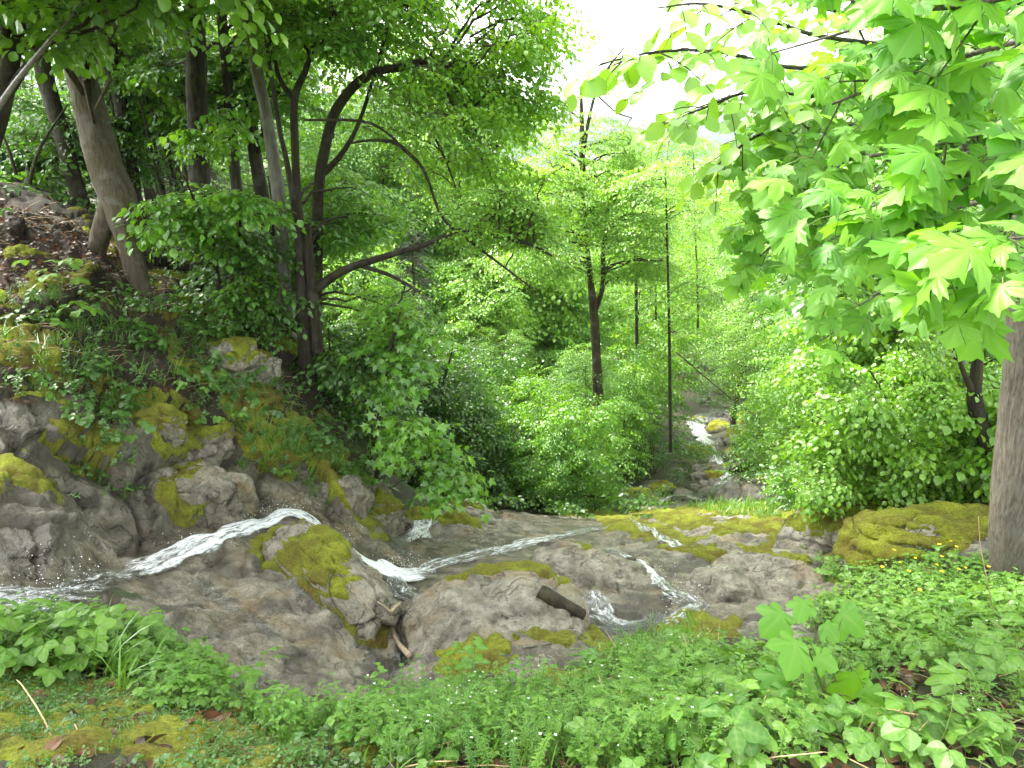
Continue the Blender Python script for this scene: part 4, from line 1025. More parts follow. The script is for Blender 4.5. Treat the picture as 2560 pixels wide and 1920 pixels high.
make_tree('arching_tree', 'dark limb arching over the ravine with a curtain of hanging twigs', 'tree',
    [[(790, 820, 9.6, 16), (792, 620, 9.5, 15), (796, 470, 9.3, 14), (815, 360, 9.2, 13), (838, 280, 9.1, 13), (885, 215, 9, 12), (945, 178, 8.9, 11), (1010, 168, 8.8, 9), (1080, 150, 8.7, 7), (1130, 200, 8.6, 5), (1180, 300, 8.5, 4), (1230, 420, 8.4, 3)],
     [(940, 180, 8.9, 6), (1000, 230, 8.8, 5), (1060, 300, 8.7, 4), (1105, 380, 8.6, 3), (1140, 470, 8.5, 2)], [(1060, 155, 8.75, 5), (1120, 240, 8.6, 4), (1190, 370, 8.5, 3), (1260, 500, 8.4, 2)], [(800, 440, 9.3, 9), (850, 390, 9.2, 7), (900, 300, 9.1, 5), (960, 100, 9, 4), (1000, -60, 9, 3)]],
    clus(840, 1220, -80, 200, 8, 9.6, 12, .5, 8) + clus(1000, 1290, 150, 430, 8, 9, 13, .36, 6) + clus(1220, 1350, -80, 320, 8.2, 9.6, 12, .4, 7), 'oval', M['leaf_lime'], M['bark_dark'], pitch=(-.6, .1), az_bias=R_(70), spr=.85)
make_tree('fallen_limb', 'dark mossy limb slanting out over the ravine with a hanging dead crook', 'branch',
    [[(760, 760, 9.0, 13), (806, 712, 8.8, 11), (868, 672, 8.6, 10), (960, 642, 8.3, 8.5), (1060, 612, 8.1, 7), (1120, 588, 8.0, 6), (1160, 575, 8, 5), (1260, 596, 7.9, 6), (1330, 612, 7.8, 4), (1380, 640, 7.8, 3)],
     [(1146, 584, 8, 5), (1105, 545, 8, 4), (1080, 480, 8, 4), (1062, 430, 8, 4.5), (1040, 400, 8, 5), (1008, 372, 8.0, 5), (985, 355, 8.05, 5), (930, 350, 8.1, 4), (878, 358, 8.1, 3)], [(1010, 374, 8, 4), (965, 330, 8.1, 3), (900, 302, 8.2, 4), (760, 300, 8.4, 3)], [(900, 664, 8.5, 6), (980, 690, 8.3, 5), (1050, 730, 8.1, 3)], [(1150, 585, 8, 4), (1250, 660, 7.9, 3), (1330, 720, 7.8, 2)]],
    clus(1120, 1360, 450, 600, 7.6, 8.4, 12, .35, 7) + clus(860, 1100, 720, 840, 8.4, 9.2, 5, .35, 7), 'small', M['leaf_lime'], M['bark_dark'], wob=.12)
# thicket of thin leaning stems between the trunks
for i in range(26):
    a = rng.uniform(340, 520); b0 = rng.uniform(560, 700); Y = rng.uniform(11, 15.5); ln = rng.uniform(-150, -60)
    make_tree('hazel_sapling', 'thin dark leaning hazel in the thicket behind the straight dark trunk', 'sapling', [[(a, b0, Y, 5), (a + ln * .35, b0 - 160, Y, 4.2), (a + ln * .75, b0 - 330, Y + .2, 3.2), (a + ln * 1.2, b0 - 520, Y + .3, 2)]],
        clus(a + ln - 60, a + 60, b0 - 560, b0 - 260, Y - .5, Y + .5, 2, .5, 8), 'oval', M['leaf_dark'], M['bark_dark'], 'thin stems of the left thicket', sides=6)
# under-storey hazels on the bank
for (lb_, a0, a1, b0, b1, Y0, Y1, n, root, lf) in [
    ('dark leafy hazel bush around the feet of the twin stemmed tree', 560, 720, 600, 830, 8.6, 9.6, 7, (660, 900, 8.6), 'leaf_dark'),
    ('hazel bush with heart shaped leaves before the straight dark trunk', 430, 620, 440, 620, 8.0, 8.9, 3, (560, 740, 8.8), 'leaf_mid'),
    ('low dark bush at the far left under the bare tree', -60, 200, 260, 460, 10.5, 12, 11, (60, 480, 10.2), 'leaf_dark'),
    ('leafy bush behind the twin stemmed tree', 640, 900, 440, 640, 10.4, 12, 8, (740, 820, 10.6), 'leaf_mid'),
    ('bush trailing down the dark corner of the ravine', 790, 960, 820, 1120, 8.8, 10.2, 18, (880, 1220, 9.8), 'leaf_dark'),
    ('bush in the dark hollow below the slanting limb', 900, 1160, 880, 1180, 11, 13.5, 22, (1040, 1240, 12.8), 'leaf_dark')]:
    make_tree('hazel_bush', lb_, 'bush', [[(root[0], root[1], root[2], 7), ((root[0] + (a0 + a1) / 2) / 2, (root[1] + b1) / 2, root[2], 5), ((a0 + a1) / 2, (b0 + b1) / 2, (Y0 + Y1) / 2, 3)], [(root[0] + 8, root[1], root[2], 6), (root[0] + 40, (root[1] + b0) / 2, root[2], 4), (a1 - 30, b0, Y0, 2)], [(root[0] - 8, root[1], root[2], 6), (root[0] - 40, (root[1] + b0) / 2, root[2], 4), (a0 + 30, b0, Y0, 2)]],
        clus(a0, a1, b0, b1, Y0, Y1, n, .42, 10), 'broad' if 'heart' in lb_ else 'oval', M[lf], M['bark_dark'], sides=6, limb_r=.012)

# maple sprays hanging in the dark hollow
for lb_, st, cl in [
    ('young maple with bright lobed leaves hanging before the dark spruce', [(900, 1230, 8.6, 7), (940, 1080, 8.4, 6), (970, 900, 8.2, 5), (1000, 780, 8.0, 3)], [(985, 790), (1030, 830), (1010, 880), (950, 850), (1000, 920), (960, 960), (1040, 800)]),
    ('young maple leaning out low over the ravine with lit lobed leaves', [(930, 1260, 7.9, 6), (950, 1160, 7.8, 5), (1010, 1080, 7.6, 4), (1075, 1090, 7.5, 2)], [(1000, 1060), (1050, 1080), (1080, 1110), (970, 1100), (1120, 1180), (1130, 1210), (1105, 1150)])]:
    make_tree('maple_sapling', lb_, 'sapling', [st], [(at(a, b, st[2][2] + rng.uniform(-.3, .3)), .3, 7) for a, b in cl], 'maple', M['leaf_mid'], M['bark_dark'], sides=6, limb_r=.008, spr=.85)
#@@
# ------------------------------------------------------------------ whole trees of the ravine and beyond
variant('tall', 'leaf_lime', 'bark_brown', 13, 3.2, 'far', 60, 12, .15, .22)
variant('tall2', 'leaf_mid', 'bark_dark', 15, 3.4, 'far', 64, 12, .17, .25)
variant('dense', 'leaf_mid', 'bark_dark', 10, 3.6, 'far', 70, 16, .16, .10)
variant('bush', 'leaf_mid', 'bark_dark', 3.2, 1.7, 'big', 26, 9, .03, .08, 'bush', .85, 0, 4, twv=.4)
variant('bush3', 'leaf_mid', 'bark_dark', 2.6, 2.0, 'big', 24, 9, .028, .08, 'bush', .8, 0, 4, twv=.4)
variant('bush2', 'leaf_lime', 'bark_dark', 3.6, 1.6, 'big', 24, 9, .03, .16, 'cone', .9, 0, 2, twv=.4)
variant('sapling', 'leaf_lime', 'bark_brown', 6, 1.4, 'big', 40, 7, .04, .2, 'cone', .85, twv=.35)
variant('sapling2', 'leaf_mid', 'bark_dark', 7, 1.8, 'big', 46, 8, .05, .25, 'round', .95, twv=.35)
variant('mid_c0', 'leaf_lime', 'bark_dark', 9, 2.4, 'far', 64, 13, .07, .18, 'round', .85)
variant('spruce', 'needle', 'bark_brown', 18, 2.6, 'needle', 110, 9, .20, .06, 'cone', 1.15, .35)
variant('cover', 'leaf_mid', 'bark_dark', 1.0, .8, 'small', 26, 9, .012, .02, 'bush', .8, 0, 4)
variant('spruce_far', 'needle_far', 'bark_brown', 20, 3.2, 'vfar', 90, 7, .2, .04, 'cone', .8, .5)
variant('far_round', 'leaf_mid', 'bark_brown', 11, 4.6, 'vfar', 70, 12, .22, .12)
put('spruce', 'spruce', 'dark spruce with drooping bare lower boughs behind the slanting limb', 'spruce', 985, 560, 15, wide=1.25)
put('spruce', 'spruce', 'tall shadowy spruce behind the hanging leaf curtain', 'spruce', 1175, 240, 30)
put('spruce', 'spruce', 'dark spruce deep in the left grove behind the thicket stems', 'spruce', 400, -200, 19)
put('spruce', 'spruce', 'blue green spruce low behind the bare tree', 'spruce', 60, 120, 16)
T_ = [  # variant, name, px, top row, Y, leaf, label
 ('sapling','sapling',1300,925,13.5,'leaf_mid','tall slim sapling with pale tip leaves standing before the dark hollow'),
 ('bush2','bush',1440,1030,12.5,'leaf_mid','airy light green bush before the foot of the forked tree'),
 ('bush','bush',1390,1130,12.5,'leaf_mid','low bush left of the airy light green one'),
 ('bush','bush',1470,1140,15,'leaf_mid','dark rounded bush beside the lower stream'),
 ('bush','bush',1180,1030,14.5,'leaf_dark','dark bush at the bottom of the hollow'),
 ('bush','bush',1080,1000,17,'leaf_dark','shaded bush deep in the hollow under the spruce'),
 ('bush2','bush',1250,900,20,'leaf_mid','wide bush halfway up the far bank of the hollow'),
 ('bush','bush',1420,930,19,'leaf_mid','bush behind the forked tree trunk'),
 ('bush','bush',1530,960,22,'leaf_mid','bush overhanging the left bank of the lower stream'),
 ('sapling2','sapling',1120,690,20,'leaf_lime','tall sapling filling the gap right of the spruce'),
 ('sapling','sapling',1240,620,23,'leaf_lime','yellow green sapling behind the end of the slanting limb'),
 ('sapling2','sapling',1380,640,24,'leaf_mid','sapling close to the left of the forked tree'),
 ('tall','tree',1330,420,34,'leaf_lime','pale green tree rising behind the left of the forked tree'),
 ('tall','tree',1130,430,32,'leaf_lime','tall pale tree behind the hanging dead crook'),
 ('dense','tree',960,520,36,'leaf_lime','rounded yellow green tree below the bright meadow'),
 ('tall','tree',1560,480,30,'leaf_lime','light green tree behind the right of the forked tree'),
 ('sapling2','sapling',1610,620,24,'leaf_lime','sapling with thin stem between the forked tree and the stream'),
 ('sapling','sapling',1650,720,27,'leaf_mid','sapling on the left bank above the lower stream'),
 ('tall','tree',1690,440,38,'leaf_lime','bright tree above the lower stream'),
 ('tall','tree',1440,470,46,'leaf_lime','hazy pale tree behind the forked tree'),
 ('dense','tree',1880,640,44,'leaf_mid','rounded tree standing over the bend of the lower stream'),
 ('dense','tree',1750,560,60,'leaf_lime','far rounded tree at the head of the lower stream'),
 ('tall2','tree',1900,330,30,'leaf_mid','tall dense tree on the right bank behind the oval leaved boughs'),
 ('tall2','tree',2080,150,26,'leaf_mid','big tree on the right bank behind the maple leaves'),
 ('tall2','tree',2300,-100,22,'leaf_mid','tall dark leaved tree on the right slope above the shrubs'),
 ('tall2','tree',2550,-100,18,'leaf_mid','leafy tree at the right edge behind the ribbed trunk'),
 ('dense','tree',2020,560,24,'leaf_lime','bushy tree on the right bank above the lower stream'),
 ('dense','tree',2180,520,18,'leaf_lime','bushy tree behind the bright shrub'),
 ('sapling2','sapling',2080,720,15,'leaf_lime','sapling in front of the right bank trees'),
 ('sapling','sapling',2000,800,17.5,'leaf_mid','sapling leaning over the right side of the lower stream'),
 ('sapling2','sapling',2230,640,13,'leaf_lime','sapling with glossy leaves behind the bright shrub'),
 ('bush','bush',2040,1030,14.5,'leaf_lime','dark bush at the right of the lower stream'),
 ('bush','bush',2060,940,13,'leaf_lime','bush joining the bright shrub to the right bank trees'),
 ('bush2','bush',2460,900,11,'leaf_lime','light bush right of the dark curved stem'),
 ('bush','bush',2600,760,13,'leaf_mid','bush at the right edge behind the ribbed trunk'),
 ('far_round','tree',1680,330,95,'leaf_mid','large rounded green tree in the valley below the white sky'),
 ('far_round','tree',1830,420,120,'leaf_lime','yellowish round tree next to the white house'),
 ('far_round','tree',1500,400,150,'leaf_lime','pale round tree on the valley floor'),
 ('far_round','tree',1250,440,85,'leaf_lime','pale round tree at the foot of the meadow'),
 ('far_round','tree',1380,460,75,'leaf_lime','broad pale tree left of the valley houses'),
 ('far_round','tree',1580,500,70,'leaf_lime','broad bright tree below the rounded valley tree'),
 ('far_round','tree',1900,520,75,'leaf_lime','broad bright tree right of the white house'),
 ('spruce_far','spruce',1562,312,170,None,'lone dark conifer against the pale far woods'),
 ('tall2','tree',640,60,22,'leaf_mid','tall tree behind the pale lichened stem'),
 ('tall','tree',840,330,26,'leaf_lime','sunlit tree behind the arching limb'),
 ('tall2','tree',250,-60,19,'leaf_dark','dense tree behind the thick grey trunk'),
 ('tall2','tree',470,20,24,'leaf_mid','tree glowing green behind the thicket stems'),
 ('dense','tree',120,250,17,'leaf_dark','dark tree at the back of the left grove'),
 ('dense','tree',700,420,24,'leaf_mid','leafy tree seen between the pale and twin stems'),
 ('tall2','tree',-150,-100,15,'leaf_dark','dense dark tree at the left edge of the grove'),
 ('sapling2','sapling',900,600,17,'leaf_lime','bright sapling behind the slanting limb'),
 ('bush3','bush',1800,930,46,'leaf_mid','bush closing the head of the lower stream'),
 ('bush','bush',1745,900,50,'leaf_mid','bush behind the head of the lower stream'),
 ('bush3','bush',1850,910,44,'leaf_mid','bush right of the head of the lower stream'),
 ('bush3','bush',1640,1060,19,'leaf_dark','dark bush closing in on the left of the lower stream'),
 ('bush','bush',1935,1060,18,'leaf_dark','dark bush closing in on the right of the lower stream'),
 ('bush3','bush',1780,950,40,'leaf_dark','dark bush hanging over the head of the lower stream'),
 ('sapling','sapling',1400,930,17,'leaf_lime','pale sapling just left of the forked tree foot'),
 ('sapling','sapling',1560,900,18,'leaf_lime','pale sapling just right of the forked tree foot'),
 ('mid_c0','tree',1800,700,58,'leaf_lime','light tree above the head of the lower stream'),
 ('tall2','tree',330,-40,24,'leaf_mid','leafy tree far behind the slim dark trunk'),
 ('tall2','tree',30,-40,20,'leaf_mid','leafy tree far behind the bare tree'),
 ('tall2','tree',560,-20,27,'leaf_lime','bright leafy tree far behind the thin black trunk'),
 ('sapling2','sapling',820,480,20,'leaf_mid','sapling behind the twin stemmed tree'),
]
for v, nm, a, tp, Y, lf, lb_ in T_: put(v, nm, lb_, {'bush': 'bush', 'sapling': 'sapling', 'spruce': 'spruce'}.get(nm, 'tree'), a, tp, Y, leaf=lf)
# the dense young stand of the ravine
variant('mid_a', 'leaf_lime', 'bark_dark', 6.5, 1.9, 'big', 52, 10, .045, .14, 'round', .95, twv=.35)
variant('mid_b', 'leaf_mid', 'bark_dark', 5.5, 1.9, 'big', 34, 10, .04, .14, 'bush', .95, 0, 2, twv=.4)
variant('mid_c', 'leaf_lime', 'bark_dark', 9, 2.4, 'far', 64, 13, .07, .18, 'round', .85)
def free(a, Y, b): return not (1540 < a < 1990 and Y < 46) and not (1440 < a < 1540 and Y < 15)
for i in range(86):
    Y = 11.5 + 42 * rng.uniform(0, 1) ** 1.35; a = rng.uniform(840, 2500) if Y > 18 else rng.uniform(880, 1640)
    if not free(a, Y, 0) or (a > 1900 and Y < 18): continue
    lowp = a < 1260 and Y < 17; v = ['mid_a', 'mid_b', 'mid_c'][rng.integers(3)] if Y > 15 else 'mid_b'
    hh = (rng.uniform(.75, 1.15) if Y > 22 else rng.uniform(.4, .75)) * (.75 if lowp else 1) * (.62 if 1150 < a < 1560 and Y < 18 else 1)
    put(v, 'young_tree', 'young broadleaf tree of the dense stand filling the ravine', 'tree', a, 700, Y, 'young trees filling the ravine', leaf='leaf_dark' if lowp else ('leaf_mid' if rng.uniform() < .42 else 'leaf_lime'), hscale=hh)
for i in range(52):
    Y = 10.8 + 24 * rng.uniform(0, 1) ** 1.2; a = rng.uniform(880, 1660) if Y < 17 else rng.uniform(860, 2400)
    if not free(a, Y, 0): continue
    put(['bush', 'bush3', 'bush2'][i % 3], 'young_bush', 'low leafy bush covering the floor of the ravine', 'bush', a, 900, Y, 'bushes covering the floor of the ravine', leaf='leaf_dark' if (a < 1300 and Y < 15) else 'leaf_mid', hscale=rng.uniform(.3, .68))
# leafy floor of the ravine
ub = Buf(); m_ = (rad > 9.5) & (rad < 75) & (np.abs(np.arctan2(gx, gy)) < .75) & ~((px > 1640) & (px < 1960) & (py > 985)); w_ = np.cumsum(np.where(m_, np.minimum(rad, 30) ** 2 * np.gradient(RR)[None].repeat(nT, 0).ravel() / rad, 0))
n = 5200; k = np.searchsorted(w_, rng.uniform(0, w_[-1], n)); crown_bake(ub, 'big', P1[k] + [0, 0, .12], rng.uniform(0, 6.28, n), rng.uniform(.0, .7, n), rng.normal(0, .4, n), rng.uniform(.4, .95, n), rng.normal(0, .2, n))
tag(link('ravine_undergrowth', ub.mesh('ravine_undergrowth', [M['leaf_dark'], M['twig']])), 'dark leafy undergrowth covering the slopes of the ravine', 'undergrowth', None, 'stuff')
# the forked tree in the middle and thin companions
make_tree('forked_tree', 'slender tree forking above head height in the middle of the ravine', 'tree',
    [[(1500, 1060, 15.2, 17), (1494, 960, 15.2, 13), (1490, 860, 15.2, 12), (1484, 770, 15.2, 11), (1476, 700, 15.2, 8), (1468, 620, 15.2, 7), (1462, 520, 15.2, 5.5), (1456, 400, 15.2, 8), (1455, 320, 15.2, 6), (1452, 220, 15.2, 4)],
     [(1486, 780, 15.2, 8), (1506, 720, 15.2, 6), (1508, 640, 15.2, 6), (1520, 520, 15.2, 4)], [(1457, 400, 15.2, 5), (1470, 310, 15.2, 4.5), (1490, 230, 15.2, 4), (1520, 170, 15.2, 3), (1560, 120, 15.2, 2)], [(1495, 240, 15.2, 2.5), (1540, 280, 15.2, 2), (1580, 295, 15.2, 1.5)]],
    clus(1290, 1680, 400, 690, 13.4, 16, 44, .6, 13) + clus(1360, 1600, 270, 470, 14.2, 15.8, 18, .5, 8) + clus(1410, 1560, 90, 260, 14.8, 15.6, 6, .35, 4), 'farsm', M['leaf_lime'], M['bark_brown'], spr=.85, tintv=.2, flat=.35, pitch=(-.15, .12))
for a, b0, b1, w, Y, lb_ in [(1592, 860, 560, 4.5, 17, 'thin straight dark stem right of the forked tree'), (1676, 1130, 600, 4.5, 14, 'thin grey stem beside the lower stream'), (1640, 800, 560, 2.6, 20, 'very thin dark stem between the two straight ones'), (1745, 820, 560, 2.6, 20, 'thin stem above the head of the lower stream')]:
    make_tree('young_tree', lb_, 'tree', [[(a, b0, Y, w), (a - 2, (b0 + b1) / 2, Y, w * .85), (a - 8, b1, Y, w * .6), (a - 12, b1 - 180, Y, w * .3)]], clus(a - 110, a + 110, b1 - 160, b1 + 160, Y - .8, Y + .8, 10, .6, 10), 'far', M['leaf_lime'], M['bark_dark'], spr=.6, sides=6, limb_r=.012)
stick('fallen_branch', 'thin dark fallen branch slanting down towards the lower stream', [(1690, 880, 18.5), (1760, 940, 18.3), (1820, 990, 18), (1900, 1050, 17.5)], .020, .012, 'bark_dark', 'branch')
stick('fallen_branch', 'long dead branch lying at the bottom of the hollow', [(1190, 1235, 11.6), (1280, 1270, 11.4), (1420, 1245, 11.8), (1560, 1242, 12)], .05, .03, 'bark_dark', 'branch', branches=[([(1380, 1250, 11.7), (1430, 1200, 11.7), (1480, 1180, 11.7)], .03, .012)])
stick('fallen_log', 'dark log wedged among the boulders of the lower stream', [(1825, 1175, 18), (1880, 1168, 18), (1960, 1150, 17.6)], .13, .1, 'bark_dark', 'log')

# ------------------------------------------------------------------ right bank
make_tree('dark_tree', 'dark mossy trunk behind the bright shrub on the right', 'tree', [[(2400, 1060, 9.5, 42), (2392, 900, 9.5, 38), (2378, 760, 9.5, 36), (2372, 640, 9.5, 34), (2370, 400, 9.5, 32), (2370, 0, 9.6, 28), (2370, -500, 9.8, 18)]],
    clus(2100, 2700, -700, -50, 8, 11, 14, 1.3, 30) + clus(2060, 2320, 560, 800, 7.5, 9.5, 7, .5, 12) + clus(2400, 2600, 700, 900, 10, 11.5, 6, .5, 10), 'oval', M['leaf_mid'], M['bark_dark'])
make_tree('pale_tree', 'thin pale trunk right of the dark mossy one', 'tree', [[(2410, 940, 8.8, 9), (2400, 800, 8.8, 9), (2392, 660, 8.8, 9), (2384, 500, 8.8, 8), (2370, 200, 8.8, 6)]], clus(2200, 2560, 150, 560, 7.5, 9.5, 12, .55, 12), 'oval', M['leaf_mid'], M['bark_pale'])
make_tree('pale_tree', 'pale grey trunk glimpsed through the leaves left of the dark mossy one', 'tree', [[(2330, 1060, 10.4, 18), (2318, 900, 10.4, 18), (2308, 780, 10.4, 17), (2296, 600, 10.4, 16), (2240, 150, 10.5, 14), (2230, -200, 10.6, 9)]], clus(2040, 2440, 150, 700, 9, 11, 16, .6, 14), 'oval', M['leaf_mid'], M['bark_pale'])
make_tree('curved_tree', 'dark stem curving up out of the bank before the ribbed trunk', 'tree', [[(2520, 1180, 6.4, 24), (2486, 1130, 6.4, 22), (2450, 1060, 6.4, 20), (2436, 990, 6.4, 17), (2444, 900, 6.4, 13), (2440, 800, 6.4, 12), (2434, 640, 6.4, 11), (2425, 480, 6.4, 9), (2400, 250, 6.4, 6)], [(2436, 990, 6.4, 9), (2405, 920, 6.3, 6), (2380, 850, 6.2, 4), (2300, 780, 6, 3)], [(2434, 660, 6.4, 6), (2360, 600, 6.2, 5), (2280, 560, 6, 4), (2240, 500, 5.9, 3)]],
    clus(2060, 2560, 480, 690, 5.6, 6.8, 15, .36, 9), 'oval', M['leaf_mid'], M['bark_dark'], limb_r=.012)
def shrub(lb_, root, Y, a0, a1, b0, b1, n, leaf, kind='broad', depth=.9, stems=9, k=14, rad=.38, spr=.85):
    st = []
    for i in range(stems):
        a = a0 + (a1 - a0) * (i + .5) / stems; b = b0 + (b1 - b0) * rng.uniform(0, .35) + abs(i - stems / 2) / stems * (b1 - b0) * .6
        st.append([(root[0] + rng.normal(0, 14), root[1], Y + rng.normal(0, .05), 5), ((root[0] * .5 + a * .5), root[1] * .55 + b * .45, Y + rng.normal(0, .25), 4), (a, b, Y + rng.normal(0, .4), 1.5)])
    cl = []
    while len(cl) < n:
        x, y = rng.uniform(-1, 1, 2)
        if x * x * .9 + (y if y < 0 else y * .8) ** 2 > 1: continue
        cl.append((at((a0 + a1) / 2 + x * (a1 - a0) / 2, (b0 + b1) / 2 + y * (b1 - b0) / 2, Y + rng.uniform(-depth, depth)), rad * rng.uniform(.8, 1.2), k))
    return make_tree('shrub', lb_, 'shrub', st, cl, kind, M[leaf], M['bark_brown'], sides=5, limb_r=.008, spr=spr)
shrub('big bright light green shrub leaning over the mossy rocks', (2400, 1250), 7.4, 2010, 2490, 860, 1230, 60, 'leaf_lime', 'broad', .9, 16, 15, .36, .62)
shrub('glossy leaved shrub above the big bright one', (2360, 1150), 8.6, 2050, 2320, 680, 960, 17, 'leaf_lime', 'broad', .7, 8)
shrub('small shrub at the back edge of the mossy ledge', (2080, 1290), 9.2, 1930, 2240, 1170, 1270, 12, 'leaf_mid', 'small', .5, 6, 12, .28)
shrub('light shrub between the curved stem and the ribbed trunk', (2520, 1260), 6.8, 2420, 2640, 900, 1240, 16, 'leaf_lime', 'broad', .5, 6, 12, .3)

# ribbed maple trunk with its low boughs reaching over the camera's right
def leaf_at(b, proto, p, d, n, s, tint): b.bake(proto, (frame(np.array(d), np.array(n)) * s)[None], np.asarray(p)[None], np.array([tint]), 0)
def maple_bough(tb, cb, path, nn, size, petl=.09, lv=None, side=(-.75, -.25, -.5), rr=(.012, .004), protos=MAPLES):
    C = curve([at(*p) for p in path], max(14, nn * 3)); tb.add(*tube(C, np.linspace(rr[0], rr[1], len(C)), 6, .1, 2)[:2][:1], None, tube(C, np.linspace(rr[0], rr[1], len(C)), 6, .1, 2)[1])
    for i in range(nn):
        u = (i + .6) / nn; p0 = C[min(len(C) - 1, int(u * (len(C) - 1)))]
        tdir = norm(C[min(len(C) - 1, int(u * (len(C) - 1)) + 1)] - C[max(0, int(u * (len(C) - 1)) - 1)])
        # short side shoot
        sd = norm(tdir * .4 + rng.normal(0, .55, 3) + np.array([0, 0, .1])); p1 = p0 + sd * rng.uniform(.05, .22)
        V, Q, _ = tube(np.array([p0, (p0 + p1) / 2, p1]), [rr[1], rr[1] * .8, rr[1] * .6], 4); tb.add(V, None, Q)
        for k in range(rng.integers(3, 6)):
            pd = norm(np.array(side) * .5 + rng.normal(0, .75, 3) + [0, 0, .15]); pe = p1 + pd * petl * rng.uniform(.6, 1.3)
            V, Q, _ = tube(np.array([p1, (p1 + pe) / 2 + [0, 0, .008], pe]), [.0016, .0014, .0012], 3); tb.add(V, None, Q, 1)
            d = norm(np.array(side) + rng.normal(0, .38, 3) + pd * .35); n = norm(np.array([-.15, -.50, .85]) + rng.normal(0, .30, 3))
            leaf_at(cb, protos[rng.integers(len(protos))], pe, d, n, size * rng.uniform(.6, 1.25), rng.normal(0, .3))
tb, cb = Buf(), Buf()
C = curve([at(*p) for p in [(2560, 1560, 4.6), (2540, 1450, 4.55), (2545, 1250, 4.5), (2562, 1050, 4.5), (2575, 900, 4.5), (2600, 500, 4.5), (2640, 0, 4.6), (2680, -700, 4.8), (2700, -1500, 5)]], 50)
Rr = np.interp(np.linspace(0, 1, 50), [0, .06, .14, .5, 1], [.24, .185, .165, .15, .06])
V, Q, _ = tube(C, Rr, 24, .10, 5); tb.add(V, None, Q)
for k, (a, b, Y) in enumerate([(2500, 1520, 4.35), (2585, 1530, 4.3), (2620, 1480, 4.6), (2470, 1470, 4.7)]):   # root flare
    V, Q, _ = tube(curve([C[6], C[3] + [0, 0, -.05], at(a, b, Y), at(a, b, Y) + [0, 0, -.25]], 10), np.linspace(.10, .05, 10), 8, .2, k); tb.add(V, None, Q)
for path, nn, sz in [
    ([(2960, -120, 2.9), (2760, 40, 2.2), (2480, 120, 2.0), (2260, 190, 2.1), (2080, 260, 2.2)], 16, .150),
    ([(2960, 260, 2.6), (2760, 380, 1.8), (2520, 420, 1.75), (2330, 455, 1.8), (2170, 520, 1.9)], 15, .150),
    ([(2960, 500, 2.4), (2740, 560, 1.6), (2580, 640, 1.55), (2420, 690, 1.6)], 8, .150),
    ([(2960, -300, 2.6), (2740, -100, 1.7), (2480, 0, 1.75), (2280, 30, 1.9), (2080, 90, 2.2)], 15, .150),
    ([(2960, 420, 3.2), (2600, 470, 2.6), (2300, 540, 2.7), (2100, 562, 2.9), (2010, 570, 3.0), (1950, 600, 3.1), (1900, 640, 3.1)], 17, .13),
    ([(2900, 250, 3.2), (2600, 300, 2.6), (2300, 370, 2.7), (2120, 400, 2.8), (2020, 440, 3.0), (1950, 500, 3.0)], 17, .13),
    ([(2900, 100, 3.4), (2600, 180, 2.9), (2300, 250, 3.0), (2100, 320, 3.1), (1960, 340, 3.3)], 16, .13),
    ([(2900, -60, 4.2), (2500, 40, 3.8), (2200, 130, 3.8), (2020, 230, 3.9), (1930, 320, 4.0)], 20, .15), ([(2900, 300, 4.4), (2500, 360, 4.0), (2200, 470, 4.0), (2030, 600, 4.1), (1950, 720, 4.2)], 20, .15), ([(2900, 500, 4.2), (2500, 640, 3.9), (2200, 760, 3.9), (2040, 860, 4.0)], 12, .14),
    ([(2900, 620, 2.6), (2640, 660, 2.1), (2440, 650, 2.1), (2290, 690, 2.2), (2180, 740, 2.2)], 9, .14)]:
    maple_bough(tb, cb, path, int(nn * 1.3), sz * .67)
for pth in [(2900, -60, 4.2), (2900, 300, 4.4), (2900, 500, 4.2), (2960, -120, 2.9), (2960, 260, 2.6), (2960, 500, 2.4), (2960, -300, 2.6), (2960, 420, 3.2), (2900, 250, 3.2), (2900, 100, 3.4), (2900, 620, 2.6)]:   # join the boughs to the trunk
    e_ = at(*pth); k = np.argmin(np.abs(C[:, 2] - (e_[2] + .2))); V, Q, _ = limb(C[k], e_, .05, .013, .08, 12, .08, 7); tb.add(V, None, Q)
for i in range(12):   # high crown, out of the picture, that shades the right bank
    p = at(2700, -1000, 5.0) + rng.uniform(-1.4, 1.4, 3) * [1, 1, .8]; V, Q, _ = limb(C[40], p, .03, .01); tb.add(V, None, Q); n = 16
    crown_bake(cb, 'maple', p + rng.normal(0, .5, (n, 3)), rng.uniform(0, 6.28, n), rng.uniform(-.3, .2, n), rng.normal(0, .3, n), rng.uniform(.9, 1.2, n), rng.normal(0, .1, n))
o_ = C[2].copy()
e = thing('maple_tree', o_, 'maple with a ribbed grey trunk at the right edge and large lobed leaves hanging close', 'maple tree')
link('trunk', tb.mesh('trunk', [M['bark_maple'], M['green_stem']], o_, True), e); link('crown', cb.mesh('crown', [M['leaf_maple'], M['twig']], o_, True), e)
